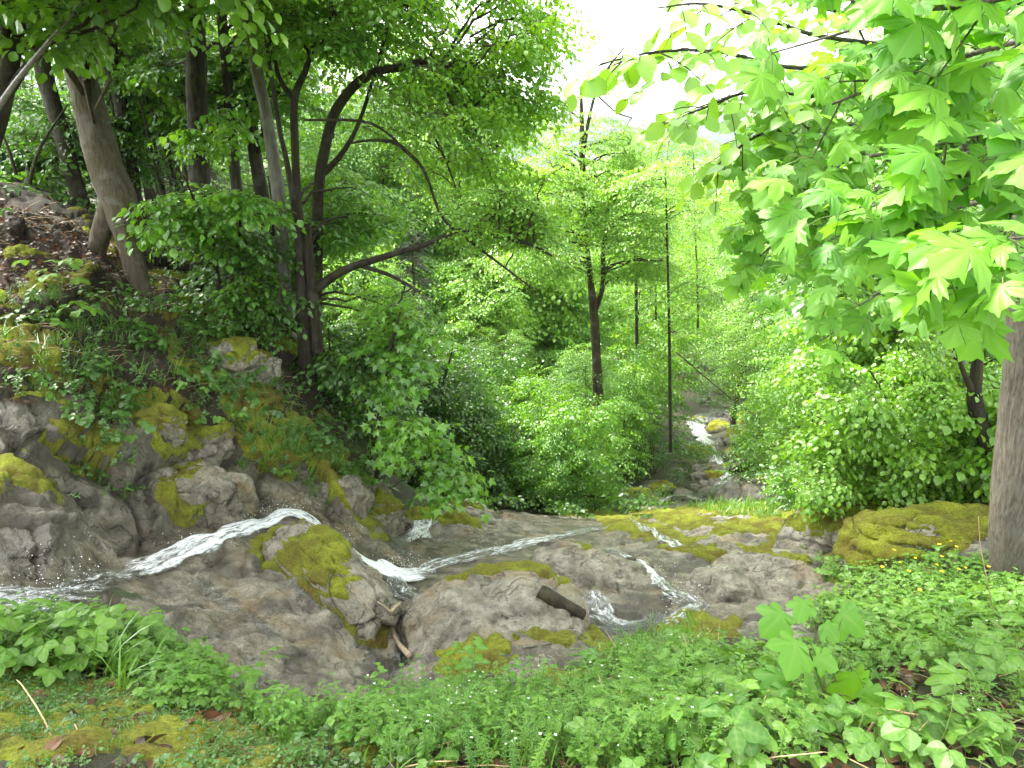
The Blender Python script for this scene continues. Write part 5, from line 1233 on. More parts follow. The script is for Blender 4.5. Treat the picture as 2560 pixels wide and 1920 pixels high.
# oval leaved boughs left of the maple
tb, cb = Buf(), Buf()
def oval_bough(path, nn, size):
    C = curve([at(*p) for p in path], 40); V, Q, _ = tube(C, np.linspace(.011, .0025, 40), 6, .1, 1); tb.add(V, None, Q)
    for i in range(nn):
        u = (i + rng.uniform(.2, .8)) / nn; j = int(u * 38); p0 = C[j]; td = norm(C[j + 1] - C[max(0, j - 1)])
        sd = norm(np.cross(td, [0, 0, 1]) * (1 if i % 2 else -1) * .9 + td * .7 + rng.normal(0, .3, 3)); L = rng.uniform(.12, .42) * (1.1 - .6 * u)
        S_ = p0 + sd * L * np.linspace(0, 1, 5)[:, None] + np.array([0, 0, -.3 * L]) * np.linspace(0, 1, 5)[:, None] ** 2
        V, Q, _ = tube(S_, [.0028, .0024, .002, .0016, .0012], 4); tb.add(V, None, Q)
        for m in range(max(3, int(L / .045))):
            v = (m + .7) / max(3, int(L / .045)); p = S_[0] + (S_[-1] - S_[0]) * min(v, 1); d = norm(sd * .6 + np.cross(sd, [0, 0, 1]) * (1 if m % 2 else -1) * .7 + [-.3, 0, -.45] + rng.normal(0, .25, 3)); n = norm(np.array([-.1, -.35, .9]) + rng.normal(0, .35, 3))
            leaf_at(cb, LF, p, d, n, size * rng.uniform(.7, 1.15), rng.normal(0, .2))
for path, nn, sz in [([(2300, 120, 3.6), (2050, 90, 3.3), (1900, 40, 3.0), (1760, 10, 2.7), (1640, 20, 2.5)], 18, .085), ([(2300, 160, 3.6), (2000, 170, 3.1), (1800, 130, 2.8), (1640, 130, 2.6), (1500, 160, 2.5)], 24, .085),
    ([(2300, 220, 3.6), (2060, 240, 3.2), (1880, 230, 3.0), (1760, 270, 2.9), (1660, 310, 2.8)], 22, .085), ([(2300, 260, 3.8), (2080, 320, 3.4), (1920, 330, 3.2), (1820, 390, 3.1), (1780, 430, 3.1)], 18, .085), ([(2250, 60, 3.6), (2060, 20, 3.4), (1900, -40, 3.2), (1800, -60, 3.0)], 14, .085)]: oval_bough(path, nn, sz)
j_ = at(2300, 180, 3.7)
C2 = curve([at(2700, 1500, 5.6), at(2690, 1000, 5.4), at(2660, 500, 5.2), at(2560, 250, 4.6), j_], 30); V, Q, _ = tube(C2, np.linspace(.09, .02, 30), 8, .1, 3); tb.add(V, None, Q)
for pth in [(2300, 120, 3.6), (2300, 160, 3.6), (2300, 220, 3.6), (2300, 260, 3.8), (2250, 60, 3.6)]: V, Q, _ = limb(j_, at(*pth), .018, .010, .02, 5); tb.add(V, None, Q)
e = thing('hornbeam', C2[0], 'hornbeam bough with small oval pleated leaves reaching in front of the white sky', 'hornbeam tree')
link('trunk', tb.mesh('trunk', [M['bark_dark']], C2[0], True), e); link('crown', cb.mesh('crown', [M['leaf_lime']], C2[0], True), e)

# ------------------------------------------------------------------ far valley: houses, woods, hills
def house(lb_, a, b, Y, w, d, h, rot):
    p = at(a, b, Y); e = thing('house', p, lb_, 'house'); e.rotation_euler = (0, 0, rot)
    wb = Buf(); x, y = w / 2, d / 2
    V = [(-x, -y, -3), (x, -y, -3), (x, y, -3), (-x, y, -3), (-x, -y, h), (x, -y, h), (x, y, h), (-x, y, h), (-x, 0, h + d * .38), (x, 0, h + d * .38)]
    wb.add(V, [(4, 8, 7), (5, 6, 9)], [(0, 1, 5, 4), (1, 2, 6, 5), (2, 3, 7, 6), (3, 0, 4, 7)]); link('wall', wb.mesh('wall', [M['house_wall']]), e)
    rb = Buf(); o = .8; rz = h + d * .38 + .15
    for s in (-1, 1):
        q0 = np.array([(-x - o, s * (y + o), h - .38 * o), (x + o, s * (y + o), h - .38 * o), (x + o, 0, rz), (-x - o, 0, rz)], float); q1 = q0 + [0, 0, .25]
        rb.add(np.vstack([q0, q1]), None, [(0, 1, 2, 3), (4, 5, 6, 7), (0, 1, 5, 4), (1, 2, 6, 5), (2, 3, 7, 6), (3, 0, 4, 7)])
    rf = link('roof', rb.mesh('roof', [M['house_roof']]), e)
    c = Buf(); c.add(np.array([(sx * .35 + x * .4, sy * .35, z) for z in (h + 1, rz + 1.1) for sx, sy in ((-1, -1), (1, -1), (1, 1), (-1, 1))]), None, [(0, 1, 5, 4), (1, 2, 6, 5), (2, 3, 7, 6), (3, 0, 4, 7), (4, 5, 6, 7)]); link('chimney', c.mesh('chimney', [M['house_wall']]), rf)
    for i in range(4):
        for z in (.8, 3.6):
            if z + 1.3 > h: continue
            c = Buf(); xx = -x + w * (i + .5) / 4; c.add(np.array([(xx + sx * .55, -y - .06 + yy, z + zz) for zz in (0, 1.3) for sx, yy in ((-1, 0), (1, 0), (1, .05), (-1, .05))]), None, [(0, 1, 5, 4), (1, 2, 6, 5), (2, 3, 7, 6), (3, 0, 4, 7), (4, 5, 6, 7), (0, 1, 2, 3)]); link('window', c.mesh('window', [M['glass']]), e)
house('white house with a grey roof glimpsed right of the rounded valley tree', 1775, 497, 190, 11, 9, 5.4, .35)
house('pale house half hidden behind the forked tree', 1490, 478, 230, 15, 10, 5.6, -.25)
house('small white house left of the forked tree in the valley', 1450, 462, 260, 10, 9, 5.2, .5)
# wooded far ridges
def ridge(name, lb_, Y, x0, x1, tops, depth, seed):
    xs = np.linspace(x0, x1, 160); zt = np.interp(xs, np.linspace(x0, x1, len(tops)), tops)
    ys = np.linspace(0, 1, 24); X, U = np.meshgrid(xs, ys, indexing='ij'); base = -40
    Z = base + (zt[:, None] - base) * np.sin(U * math.pi / 2 * 1.0); 
    p = np.stack([X, Y + U * depth, Z], -1).reshape(-1, 3); p[:, 2] += (fbm(p * .008, 4, seed) * 26 + fbm(p * .05, 3, seed + 2) * 7) * U.ravel()
    g = np.arange(160 * 24).reshape(160, 24); Q = np.stack([g[:-1, :-1], g[1:, :-1], g[1:, 1:], g[:-1, 1:]], -1).reshape(-1, 4)
    return tag(link(name, mesh_np(name, p, [Q], [M['hill']], None, None, True)), lb_, 'hill', None, 'structure')
ridge('hill', 'low wooded hill across the valley', 620, -700, 900, [60, 72, 62, 52, 52, 50, 40, 42, 50], 260, 4)
ridge('hill', 'blue hazy mountain slope behind the valley', 1150, -1400, 1500, [200, 220, 190, 150, 118, 98, 105, 140, 190], 500, 9)
wb = Buf(); n = 260; x = rng.uniform(-260, 330, n); y = rng.uniform(330, 560, n)
pr = GEN['far_round'][1]
fw = Buf(); V_, T_2, Q_2, a_, b_, c_, d_ = (lambda B: B.arrays())(gen_tree(14, 4.5, 'vfar', 34, 6, .2, .05)[1])
src = Buf(); src.add(V_, T_2, Q_2 if len(Q_2) else None, 0, c_)
az = rng.uniform(0, 6.28, n); sc = rng.uniform(.7, 1.3, n)
Ms = np.array([[[math.cos(t), -math.sin(t), 0], [math.sin(t), math.cos(t), 0], [0, 0, 1]] for t in az]) * sc[:, None, None]
zz = H0(x, y); fw.bake(src, Ms, np.stack([x, y, zz], -1), rng.normal(0, .15, n), 0)
tag(link('far_woods', fw.mesh('far_woods', [M['leaf_mid']])), 'hazy far woods covering the valley floor', 'woods', None, 'stuff')
# the air of the valley
hz = Buf(); hz.add(np.array([(sx * 2400 + 0., sy, z) for z in (-330., 420.) for sx, sy in ((-1, -2400), (1, -2400), (1, 2400), (-1, 2400))]), None, [(3, 2, 1, 0), (4, 5, 6, 7), (0, 1, 5, 4), (1, 2, 6, 5), (2, 3, 7, 6), (3, 0, 4, 7)])
hm = bpy.data.materials.new('haze'); hm.use_nodes = True; hm.node_tree.nodes.clear()
ho = hm.node_tree.nodes.new('ShaderNodeOutputMaterial'); hv = hm.node_tree.nodes.new('ShaderNodeVolumePrincipled'); hv.inputs['Color'].default_value = (.86, .93, 1, 1); hv.inputs['Density'].default_value = .00028; hv.inputs['Anisotropy'].default_value = .2
hm.node_tree.links.new(hv.outputs[0], ho.inputs['Volume'])
HAZE = tag(link('haze', hz.mesh('haze', [hm])), 'pale mist hanging in the valley air', 'haze', None, 'stuff')
# ------------------------------------------------------------------ herbs and ground cover
rp = np.random.default_rng(404)
def one(b, proto, p, d, n, s, tint=0., m=None): b.bake(proto, (frame(np.array(d, float), np.array(n, float)) * s)[None], np.asarray(p, float)[None], np.array([tint]), m)
def trifol(leaf, s=1., ang=68):
    b = Buf(); one(b, leaf, (0, .12, 0), (0, 1, -.15), (0, .1, 1), 1.0, rp.normal(0, .06)); 
    for q_ in (1, -1): one(b, leaf, (q_ * .02, 0, 0), (q_ * math.sin(R_(ang)), math.cos(R_(ang)), -.12), (q_ * .12, 0, 1), .88, rp.normal(0, .06))
    V, Q, _ = tube(np.array([(0, -.02, 0), (0, .06, 0), (0, .13, 0)]), .012, 3); b.add(V, None, Q, 1); return b
TRI = [trifol(L_fine(.40)), trifol(L_fine(.46)), trifol(L_fine(.36))]; TRIO = [trifol(L_oval(.44), ang=75), trifol(L_oval(.5), ang=80)]
def rosette(parts, n, h, spread, s0, s1, stem=.0016, up_=.75):
    b = Buf()
    for i in range(n):
        a = i * 2.4 + rp.normal(0, .3); hh = h * rp.uniform(.55, 1.1); ro = spread * rp.uniform(.35, 1.0); e = np.array([math.sin(a) * ro, math.cos(a) * ro, hh])
        P = np.array([(0, 0, -.02), e * [.35, .35, .6], e]); V, Q, _ = tube(curve(P, 6), np.linspace(stem, stem * .7, 6), 3); b.add(V, None, Q, 1)
        d = norm(np.array([math.sin(a), math.cos(a), rp.normal(-.15, .25)])); nn = norm(np.array([rp.normal(0, .25), rp.normal(-.15, .25), 1]))
        one(b, parts[rp.integers(len(parts))], e, d, nn, rp.uniform(s0, s1), rp.normal(0, .15))
    return b
def upright(leaf, h, pairs, s, tip=True, whorl=2, stem=.002, flower=None, bend=.1):
    b = Buf(); dx = rp.normal(0, bend * h, 2); t = np.linspace(0, 1, 8)[:, None]
    P = np.array([0, 0, -.02]) + np.hstack([dx * t ** 2, (h + .02) * t]); V, Q, _ = tube(P, np.linspace(stem, stem * .5, 8), 4); b.add(V, None, Q, 1)
    for i in range(pairs):
        u = .2 + .8 * (i + 1) / pairs; p = np.array([np.interp(u, t[:, 0], P[:, k]) for k in range(3)]); a0 = i * 1.57 / (1 if whorl == 2 else 2.1) + rp.normal(0, .2); sc = s * (1 - .55 * max(0, u - .4)) * rp.uniform(.85, 1.15)
        for k in range(whorl):
            a = a0 + k * 2 * math.pi / whorl; one(b, leaf, p, (math.sin(a), math.cos(a), rp.normal(.05, .2)), (0, 0, 1) + rp.normal(0, .15, 3), sc, rp.normal(0, .12))
    if flower:
        tp = P[-1]
        for k in range(flower):
            c = tp + rp.normal(0, 1, 3) * [.018, .018, .012]
            for j in range(4):
                a = j * 1.57 + k; one(b, LQ, c, (math.sin(a), math.cos(a), .25), (0, 0, 1), .0045, 0, 2)
    return b
def grass(n, h, w=.004, spread=.03):
    b = Buf()
    for i in range(n):
        a = rp.uniform(0, 6.28); L = h * rp.uniform(.5, 1.1); lean = rp.uniform(.15, .9); t = np.linspace(0, 1, 6)
        d = np.array([math.sin(a), math.cos(a), 0]); s_ = np.array([d[1], -d[0], 0]); o = np.array([*rp.normal(0, spread, 2), -.01])
        P = o + d * (L * lean * t ** 1.8)[:, None] + np.array([0, 0, 1.0]) * (L * (t - .45 * lean * t ** 2.4))[:, None]
        ww = (w * (1 - t ** 2) + .0003)[:, None]; V = np.vstack([P - s_ * ww, P + s_ * ww]); k = np.arange(5); Q = np.stack([k, k + 1, k + 7, k + 6], -1)
        b.add(V, None, Q, 0, rp.uniform(.2, .9))
    return b
def fern(n, L):
    b = Buf()
    for i in range(n):
        a = i * 2.3 + rp.normal(0, .3); t = np.linspace(0, 1, 16); d = np.array([math.sin(a), math.cos(a), 0])
        P = d * (L * .75 * t ** 1.3)[:, None] + np.array([0, 0, 1.]) * (L * (.95 * t - .55 * t ** 2.2))[:, None]; V, Q, _ = tube(P, np.linspace(.0025, .0008, 16), 3); b.add(V, None, Q, 1); tg = norm(np.gradient(P, axis=0))
        for j in range(3, 16):
            for s_ in (1, -1):
                sd = np.cross(tg[j], [0, 0, 1]) * s_; l = L * .26 * math.sin(math.pi * min(1, (1.02 - t[j]) * .62 + .1)) * (1 - t[j] * .25)
                one(b, L_quad(.16), P[j], norm(sd + tg[j] * .35 - [0, 0, .15]), np.cross(tg[j], -sd * s_) * s_ + [0, 0, 1], l, rp.normal(0, .08))
    return b
SYCP = Buf()
HP = {
 'rasp': [rosette(TRI, 7, .26, .22, .06, .095) for _ in range(4)],
 'bramble': [rosette(TRI, 6, .15, .14, .05, .07) for _ in range(4)],
 'clover': [rosette(TRIO, 7, .10, .10, .022, .034, .001) for _ in range(4)],
 'wood': [rosette(TRIO, 6, .13, .12, .035, .05, .0012) for _ in range(4)],
 'elder': [rosette(TRI, 8, .26, .20, .055, .085) for _ in range(4)],
 'nettle': [upright(L_fine(.34), .34, 7, .085) for _ in range(4)],
 'small': [upright(L_oval(.30), .12, 6, .026, stem=.001) for _ in range(5)],
 'bed': [upright(L_quad(.17), rp.uniform(.13, .22), 8, .020, whorl=6, stem=.0009, flower=(2 if i == 1 else None), bend=.25) for i in range(8)],
 'grass': [grass(16, .20) for _ in range(4)], 'tallgrass': [grass(12, .34, .0055, .04) for _ in range(3)], 'turf': [grass(14, .09, .0022, .03) for _ in range(3)],
 'fern': [fern(6, .30) for _ in range(2)],
 'tiny': [rosette([L_oval(.45)], 6, .022, .028, .012, .020, .0006) for _ in range(5)],
}
LEAFW = np.where(near & (np.abs(TH)[:, None] < .78).repeat(nR, 1).ravel(), rad ** 2, 0)
def pick(poly, n, extra=None):
    w = LEAFW * inpoly(px, py, poly)
    if extra is not None: w = w * extra
    c = np.cumsum(w); k = np.searchsorted(c, rp.uniform(0, c[-1], n)); return P1[k], NR1[k], mossy[k]
def scatter(buf, kind, poly, n, s0=.8, s1=1.25, tint=.12, extra=None, clump=None, lean=.35, lift=0.):
    if clump is not None:
        e = np.zeros(len(P1)); e[idx] = sstep(clump[1] - .12, clump[1] + .12, vnoise(P1[idx] * clump[0], clump[2])); extra = e if extra is None else extra * e
    P, Nn, _m = pick(poly, n, extra); pr = HP[kind]; k = rp.integers(0, len(pr), n); a = rp.uniform(0, 6.28, n); sc = rp.uniform(s0, s1, n)
    upv = norm(np.array([0, 0, 1.0]) * (1 - lean) + Nn * lean + rp.normal(0, .12, (n, 3))); y = np.stack([np.sin(a), np.cos(a), 0 * a], -1); x = norm(np.cross(y, upv)); y = np.cross(upv, x)
    Ms = np.stack([x, y, upv], -1) * sc[:, None, None]
    for i in range(len(pr)): buf.bake(pr[i], Ms[k == i], P[k == i] + Nn[k == i] * lift, rp.normal(0, tint, (k == i).sum()))
def stuff(name, buf, mats, lb_, cat): return tag(link(name, buf.mesh(name, mats)), lb_, cat, None, 'stuff')
HM = lambda leaf: [M[leaf], M['green_stem'], M['petal_white']]
FL = [(-200,1690),(300,1680),(560,1730),(820,1790),(1000,1850),(1050,1960),(-200,1960)]
b = Buf(); scatter(b, 'tiny', FL, 1700, .45, .95, .5, lift=.016, clump=(3.5, .36, 3)); scatter(b, 'clover', FL, 26, .45, .8, .2); scatter(b, 'turf', FL, 150, .4, .8, .3, lift=.01); scatter(b, 'small', FL, 60, .35, .7, .15)
stuff('ground_cover', b, HM('leaf_dark'), 'carpet of tiny herbs growing through the moss at the lower left', 'ground cover')
FC = [(860,1850),(980,1790),(1100,1770),(1330,1760),(1480,1720),(1600,1650),(1760,1640),(1800,1960),(900,1960)]
b = Buf(); scatter(b, 'bed', FC, 430, .7, 1.3, .2, clump=(2.2, .47, 12)); scatter(b, 'small', FC, 320, .8, 1.5, .25, clump=(2.6, .5, 14)); scatter(b, 'wood', FC, 60, .6, 1.0, .2, clump=(2, .5, 16)); scatter(b, 'turf', FC, 160, 1, 1.8); scatter(b, 'clover', FC, 60, .7, 1.2)
stuff('bedstraw', b, HM('leaf_herb'), 'loose mass of small whorled herbs with tiny white flowers along the lower middle', 'herbs')
FR = [(1560,1680),(1750,1640),(2000,1670),(2150,1640),(2330,1500),(2480,1480),(2760,1400),(2760,1960),(1500,1960)]
b = Buf(); scatter(b, 'bramble', FR, 145, .7, 1.2, .25, clump=(1.9, .5, 41)); scatter(b, 'small', FR, 330, .9, 1.7, .25, clump=(2.4, .48, 42)); scatter(b, 'wood', FR, 130, .7, 1.2, .25, clump=(2.1, .5, 43)); scatter(b, 'bed', FR, 130, .8, 1.3, .2, clump=(2.3, .5, 44))
stuff('undergrowth', b, HM('leaf_herb'), 'dense leafy undergrowth of brambles and herbs at the lower right', 'undergrowth')
RB = [(1980,1400),(2200,1450),(2330,1400),(2480,1420),(2500,1560),(2300,1600),(2100,1600),(2000,1570),(2150,1500)]
b = Buf(); scatter(b, 'small', RB, 250, .9, 1.5, .2); scatter(b, 'wood', RB, 110, .8, 1.2); scatter(b, 'turf', RB, 120, 1, 1.8)
stuff('bank_herbs', b, HM('leaf_herb'), 'bright low herbs between the mossy boulder and the ribbed trunk', 'herbs')
LBK = [(-50,560),(120,500),(320,660),(520,740),(640,840),(760,1000),(900,1180),(880,1230),(700,1080),(560,1080),(400,1040),(260,1020),(60,1000),(-60,980)]
LBH = [(-50,760),(200,740),(420,760),(560,790),(640,860),(760,1000),(900,1180),(880,1230),(700,1080),(560,1080),(400,1040),(260,1020),(60,1000),(-60,980)]
b = Buf(); scatter(b, 'wood', LBH, 90, .8, 1.5, .25, clump=(1.3, .6, 5), lean=.5); scatter(b, 'small', LBK, 90, .8, 1.5, .2, clump=(1.0, .5, 11), lean=.6); scatter(b, 'small', LBH, 230, .9, 1.7, .2, clump=(1.0, .48, 9), lean=.6); scatter(b, 'bramble', LBH, 50, .7, 1.3, .2, clump=(1.2, .5, 15), lean=.5)
scatter(b, 'turf', LBH, 120, 1.2, 2.2, .2, clump=(1.1, .5, 25), lean=.5); scatter(b, 'wood', [(130,930),(330,930),(330,1230),(200,1230)], 22, .8, 1.3, .2, lean=.6); scatter(b, 'small', [(150,900),(330,940),(330,1230),(210,1230)], 60, 1, 1.6, .2, lean=.7)
scatter(b, 'small', [(560,1060),(780,1080),(820,1260),(640,1160)], 60, 1, 1.8, .2, lean=.7)
stuff('wall_herbs', b, HM('leaf_dark'), 'herbs and seedlings rooted all over the dark left bank', 'herbs')
LE = [(-100,1580),(150,1570),(330,1590),(480,1660),(530,1720),(400,1720),(100,1690),(-100,1680)]
b = Buf(); scatter(b, 'small', LE, 200, .9, 1.6, .2); scatter(b, 'clover', LE, 120, .8, 1.3); scatter(b, 'wood', LE, 60, .8, 1.1); scatter(b, 'clover', [(400,1680),(520,1690),(560,1800),(380,1800)], 80, .8, 1.2); scatter(b, 'small', [(600,1800),(860,1830),(960,1870),(700,1880)], 120, .8, 1.5)
stuff('stream_herbs', b, HM('leaf_herb'), 'low clover like herbs along the edge of the wet slab', 'herbs')
b = Buf(); scatter(b, 'grass', LBH, 26, .8, 1.4, .2, clump=(1.4, .5, 35), lean=.5); scatter(b, 'grass', [(800,1130),(960,1220),(990,1290),(900,1280)], 40, .9, 1.6, lean=.6); scatter(b, 'grass', [(560,1050),(760,1080),(780,1180),(600,1160)], 30, .7, 1.2, lean=.6); scatter(b, 'grass', [(2350,1520),(2560,1480),(2560,1620),(2350,1620)], 30, .8, 1.3); scatter(b, 'turf', [(1500,1610),(1760,1570),(1780,1650),(1500,1680)], 90, 1, 2); scatter(b, 'turf', [(1650,1260),(2100,1270),(2250,1240),(2200,1290),(1900,1300)], 120, 1.5, 3)
stuff('grass', b, [M['leaf_herb']], 'thin tufts of grass on the rocks and banks', 'grass')
# the same herbs carry on beyond the picture's sides and behind the feet
_keep = LEAFW; _pk = pick
_tt = np.abs(TH)[:, None].repeat(nR, 1).ravel(); _w = np.where((rad < 12) & (rad > 1.0) & (_tt < 1.7) & (_tt > .74) & ~((px > -60) & (px < 2620)), np.minimum(rad, 5) ** 2 * np.gradient(TH)[:, None].repeat(nR, 1).ravel() * (1 - rockm), 0); _wc = np.cumsum(_w)
def pick(poly, n, extra=None):
    k = np.searchsorted(_wc, rp.uniform(0, _wc[-1], n)); return P1[k], NR1[k], mossy[k]
b = Buf(); scatter(b, 'small', None, 900, 1, 2, .2); scatter(b, 'bramble', None, 420, .8, 1.5, .2); scatter(b, 'wood', None, 260, .8, 1.4, .2); scatter(b, 'turf', None, 300, 1, 2.2, .2)
stuff('side_herbs', b, HM('leaf_herb'), 'herbs continuing over the banks on both sides', 'herbs')
pick = _pk
# leaf litter
b = Buf(); lf = L_oval(.38)
for poly, n in ((FC, 900), (FR, 1500), ([(2050,1500),(2400,1480),(2480,1560),(2100,1600)], 220), (LBK, 1300), ([(-50,470),(330,640),(200,760),(-50,700)], 900), (FL, 300), ([(2200,1240),(2520,1240),(2520,1300),(2250,1290)], 160), (LE, 110)):
    P, Nn, _m = pick(poly, n); a = rp.uniform(0, 6.28, n); d = np.stack([np.sin(a), np.cos(a), rp.normal(0, .25, n)], -1); Ms = frame(d, Nn + rp.normal(0, .4, (n, 3))) * rp.uniform(.03, .075, n)[:, None, None]; b.bake(lf, Ms, P + Nn * .012, rp.uniform(-.5, .5, n))
stuff('leaf_litter', b, [M['litter']], 'reddish brown dead leaves lying on the soil', 'leaf litter')
b = Buf()
for i in range(800):   # straws and fine dead twigs
    P, Nn, _m = pick(FR if i % 5 < 2 else (FC if i % 5 == 2 else LBK), 1); a = rp.uniform(0, 6.28); L = rp.uniform(.06, .28); d = np.array([math.sin(a), math.cos(a), rp.normal(.05, .2)]); p = P[0] + Nn[0] * .02
    V, Q, _ = tube(np.array([p, p + d * L * .5 + [0, 0, .01], p + d * L]), [.0022, .0019, .0013], 3); b.add(V, None, Q)
stuff('dry_straw', b, [M['straw']], 'fine dead straws and twigs scattered in the herbs', 'straw')

def split(buf, m):
    V, T, Q, mt, mq, ti, ve = buf.arrays(); T, Q = T[mt == m], Q[mq == m]
    us = np.unique(np.concatenate([T.ravel(), Q.ravel()])) if len(T) + len(Q) else np.zeros(0, int)
    if not len(us): return None
    rm_ = -np.ones(len(V), int); rm_[us] = np.arange(len(us)); o = Buf(); o.add(V[us], rm_[T] if len(T) else None, rm_[Q] if len(Q) else None, 0, ti[us], ve[us]); return o
PM = {}
def plant(kind, i, name, lb_, cat, a, b_, s=1., leaf='leaf_herb', group=None, names=('stem', 'leaves', 'flower'), rot=None):
    p, n_ = hit(a, b_)
    if p is None: return
    k = (kind, i % len(HP[kind]), leaf)
    if k not in PM:
        q_ = HP[kind][k[1]]; PM[k] = [(nm, split(q_, m)) for nm, m in ((names[0], 1), (names[1], 0), (names[2], 2))]; PM[k] = [(nm, x.mesh(nm, [M[mt_]])) for (nm, x), mt_ in zip(PM[k], ('green_stem', leaf, 'petal_white')) if x]
    e = thing(name, p, lb_, cat, group); e.rotation_euler = (rp.normal(0, .1), rp.normal(0, .1), rp.uniform(0, 6.28) if rot is None else rot); e.scale = (s,) * 3
    for nm, me in PM[k]: link(nm, me, e)
    return e
for i, (a, b_, s) in enumerate([(2330,1905,.85),(2480,1880,.9),(2540,1800,.85),(2260,1870,.75),(1780,1890,.7),(2530,1700,.8),(2110,1900,.7),(2330,1730,.7),(2500,1620,.75),(1560,1850,.6),(1500,1900,.65)]):
    plant('rasp', i, 'raspberry_plant', 'raspberry plant with pleated toothed leaves among the lower right undergrowth', 'plant', a, b_, s, group='raspberry plants at the lower right')
for i, (a, b_, s) in enumerate([(60,1675,.9),(150,1690,.85),(230,1665,.85),(320,1665,.85),(400,1675,.8),(20,1640,.85),(110,1635,.8),(280,1635,.8),(190,1640,.85),(470,1690,.65),(-20,1690,.9),(360,1645,.75)]):
    plant('elder', i, 'ground_elder', 'ground elder with soft three part leaves at the stream edge on the left', 'plant', a, b_, s, group='ground elder clump at the stream edge')
for i, (a, b_, s) in enumerate([(250,1700,1.1),(320,1740,.9),(150,1680,1.0),(240,1640,.9)]): plant('tallgrass', i, 'grass_tuft', 'arching grass tuft growing through the ground elder', 'grass', a, b_, s, group='grass tufts in the ground elder')
for a, b_, s, lb_ in [(1175,1760,1.0,'tallest nettle like plant standing before the domed boulder'),(1130,1770,.8,'shorter leafy stem left of the tallest nettle like plant'),(1235,1780,.75,'leafy stem right of the tallest nettle like plant'),(950,1800,.7,'pale leafy stem at the foot of the wet slab'),(1640,1760,.8,'bushy leafy stem left of the young sycamore')]: plant('nettle', a, 'leafy_plant', lb_, 'plant', a, b_, s)
for a, b_, s, lb_ in [(650,1760,1.6,'bright clover like plant alone on the edge of the wet slab'),(590,1750,1.1,'small clover like plant left of the bright one')]: plant('wood', a, 'clover_plant', lb_, 'plant', a, b_, s)
plant('fern', 0, 'fern', 'light green fern below the ribbed maple trunk', 'fern', 2360, 1640, .9, names=('stem', 'fronds', 'flower'))
plant('fern', 1, 'fern', 'small fern on the mossy edge of the left wall', 'fern', 700, 1190, .9, names=('stem', 'fronds', 'flower'))
plant('rasp', 1, 'leafy_plant', 'round leaved plant shining on the wall under the mossy overhang', 'plant', 510, 1000, 1.1, names=('stem', 'leaves', 'flower'))
plant('rasp', 2, 'leafy_plant', 'light leafy plant on the mossy edge below the round leaved one', 'plant', 570, 1085, .9)
plant('elder', 3, 'leafy_plant', 'broad leaved plant at the top of the dark left bank', 'plant', 150, 750, 1.5)
plant('elder', 1, 'leafy_plant', 'broad leaved plant hanging in the middle of the left bank', 'plant', 200, 850, 1.3)
# buttercups
bt = Buf(); V, Q, _ = tube(np.array([(0, 0, -.02), (.01, 0, .10), (.0, .01, .2)]), .001, 4); bt.add(V, None, Q); bc = Buf()
for j in range(5): a = j * 1.2566; one(bc, L_oval(.55), (0, .01, .2), (math.sin(a), math.cos(a), .45), (0, 0, 1), .016)
ms, mp_ = bt.mesh('stem', [M['green_stem']]), bc.mesh('petals', [M['petal_yellow']])
for a, b_ in [(2210,1440),(2235,1450),(2290,1445),(2320,1460),(2340,1450),(2365,1430),(2385,1420),(2370,1400),(2200,1475),(2330,1500),(2380,1490),(2300,1540),(2330,1590),(2400,1460),(2470,1480),(2260,1490)]:
    p, n_ = hit(a, b_)
    if p is None: continue
    e = thing('buttercup', p, 'yellow buttercup flower beside the big moss covered boulder', 'flower', 'buttercups by the mossy boulder'); e.rotation_euler = (rp.normal(0, .15), rp.normal(0, .15), rp.uniform(0, 6)); e.scale = (rp.uniform(.7, 1.15),) * 3
    link('stem', ms, e); link('petals', mp_, e)
# young sycamore with drooping hand shaped leaves
sb, lb2 = Buf(), Buf(); r0 = hit(2080, 1800)[0]; Y_ = r0[1]
tips = []
for (a, b_, dY), lv in [((2030, 1540, .15), [(1960,1530,.17),(2010,1500,.12),(2100,1530,.18),(2060,1560,.1)]), ((2010, 1600, -.1), [(1990,1600,.19),(1950,1680,.15),(2040,1640,.12)]), ((2110, 1650, .0), [(2130,1680,.2),(2160,1720,.13),(2080,1640,.11)]), ((2000, 1700, -.15), [(2010,1690,.18),(1960,1720,.13)]), ((2120, 1740, -.2), [(2140,1780,.16),(2090,1760,.12)])]:
    e_ = at(a, b_, Y_ + dY); V, Q, _ = tube(curve([r0, (r0 + e_) / 2 + [0, .03, .03], e_], 10), np.linspace(.005, .0022, 10), 5); sb.add(V, None, Q)
    for la, lb__, sz in lv:
        q_ = at(la, lb__, Y_ + dY + rp.uniform(-.06, .06)); V, Q, _ = tube(curve([e_, (e_ + q_) / 2 + [0, 0, .02], q_], 6), .0014, 3); sb.add(V, None, Q)
        o = norm(q_ - e_); one(lb2, SYC[rp.integers(2)], q_, norm(o * [.8, .4, 0] + [0, -.35, -.55] + rp.normal(0, .15, 3)), norm(np.array([0, -.55, .8]) + rp.normal(0, .2, 3)), sz * .82, rp.normal(.1, .12))
e = thing('sycamore_sapling', r0, 'young sycamore with drooping hand shaped leaves rising from the lower right undergrowth', 'sapling')
link('stem', sb.mesh('stem', [M['green_stem']], r0, True), e); link('leaves', lb2.mesh('leaves', [M['leaf_maple']], r0, True), e)
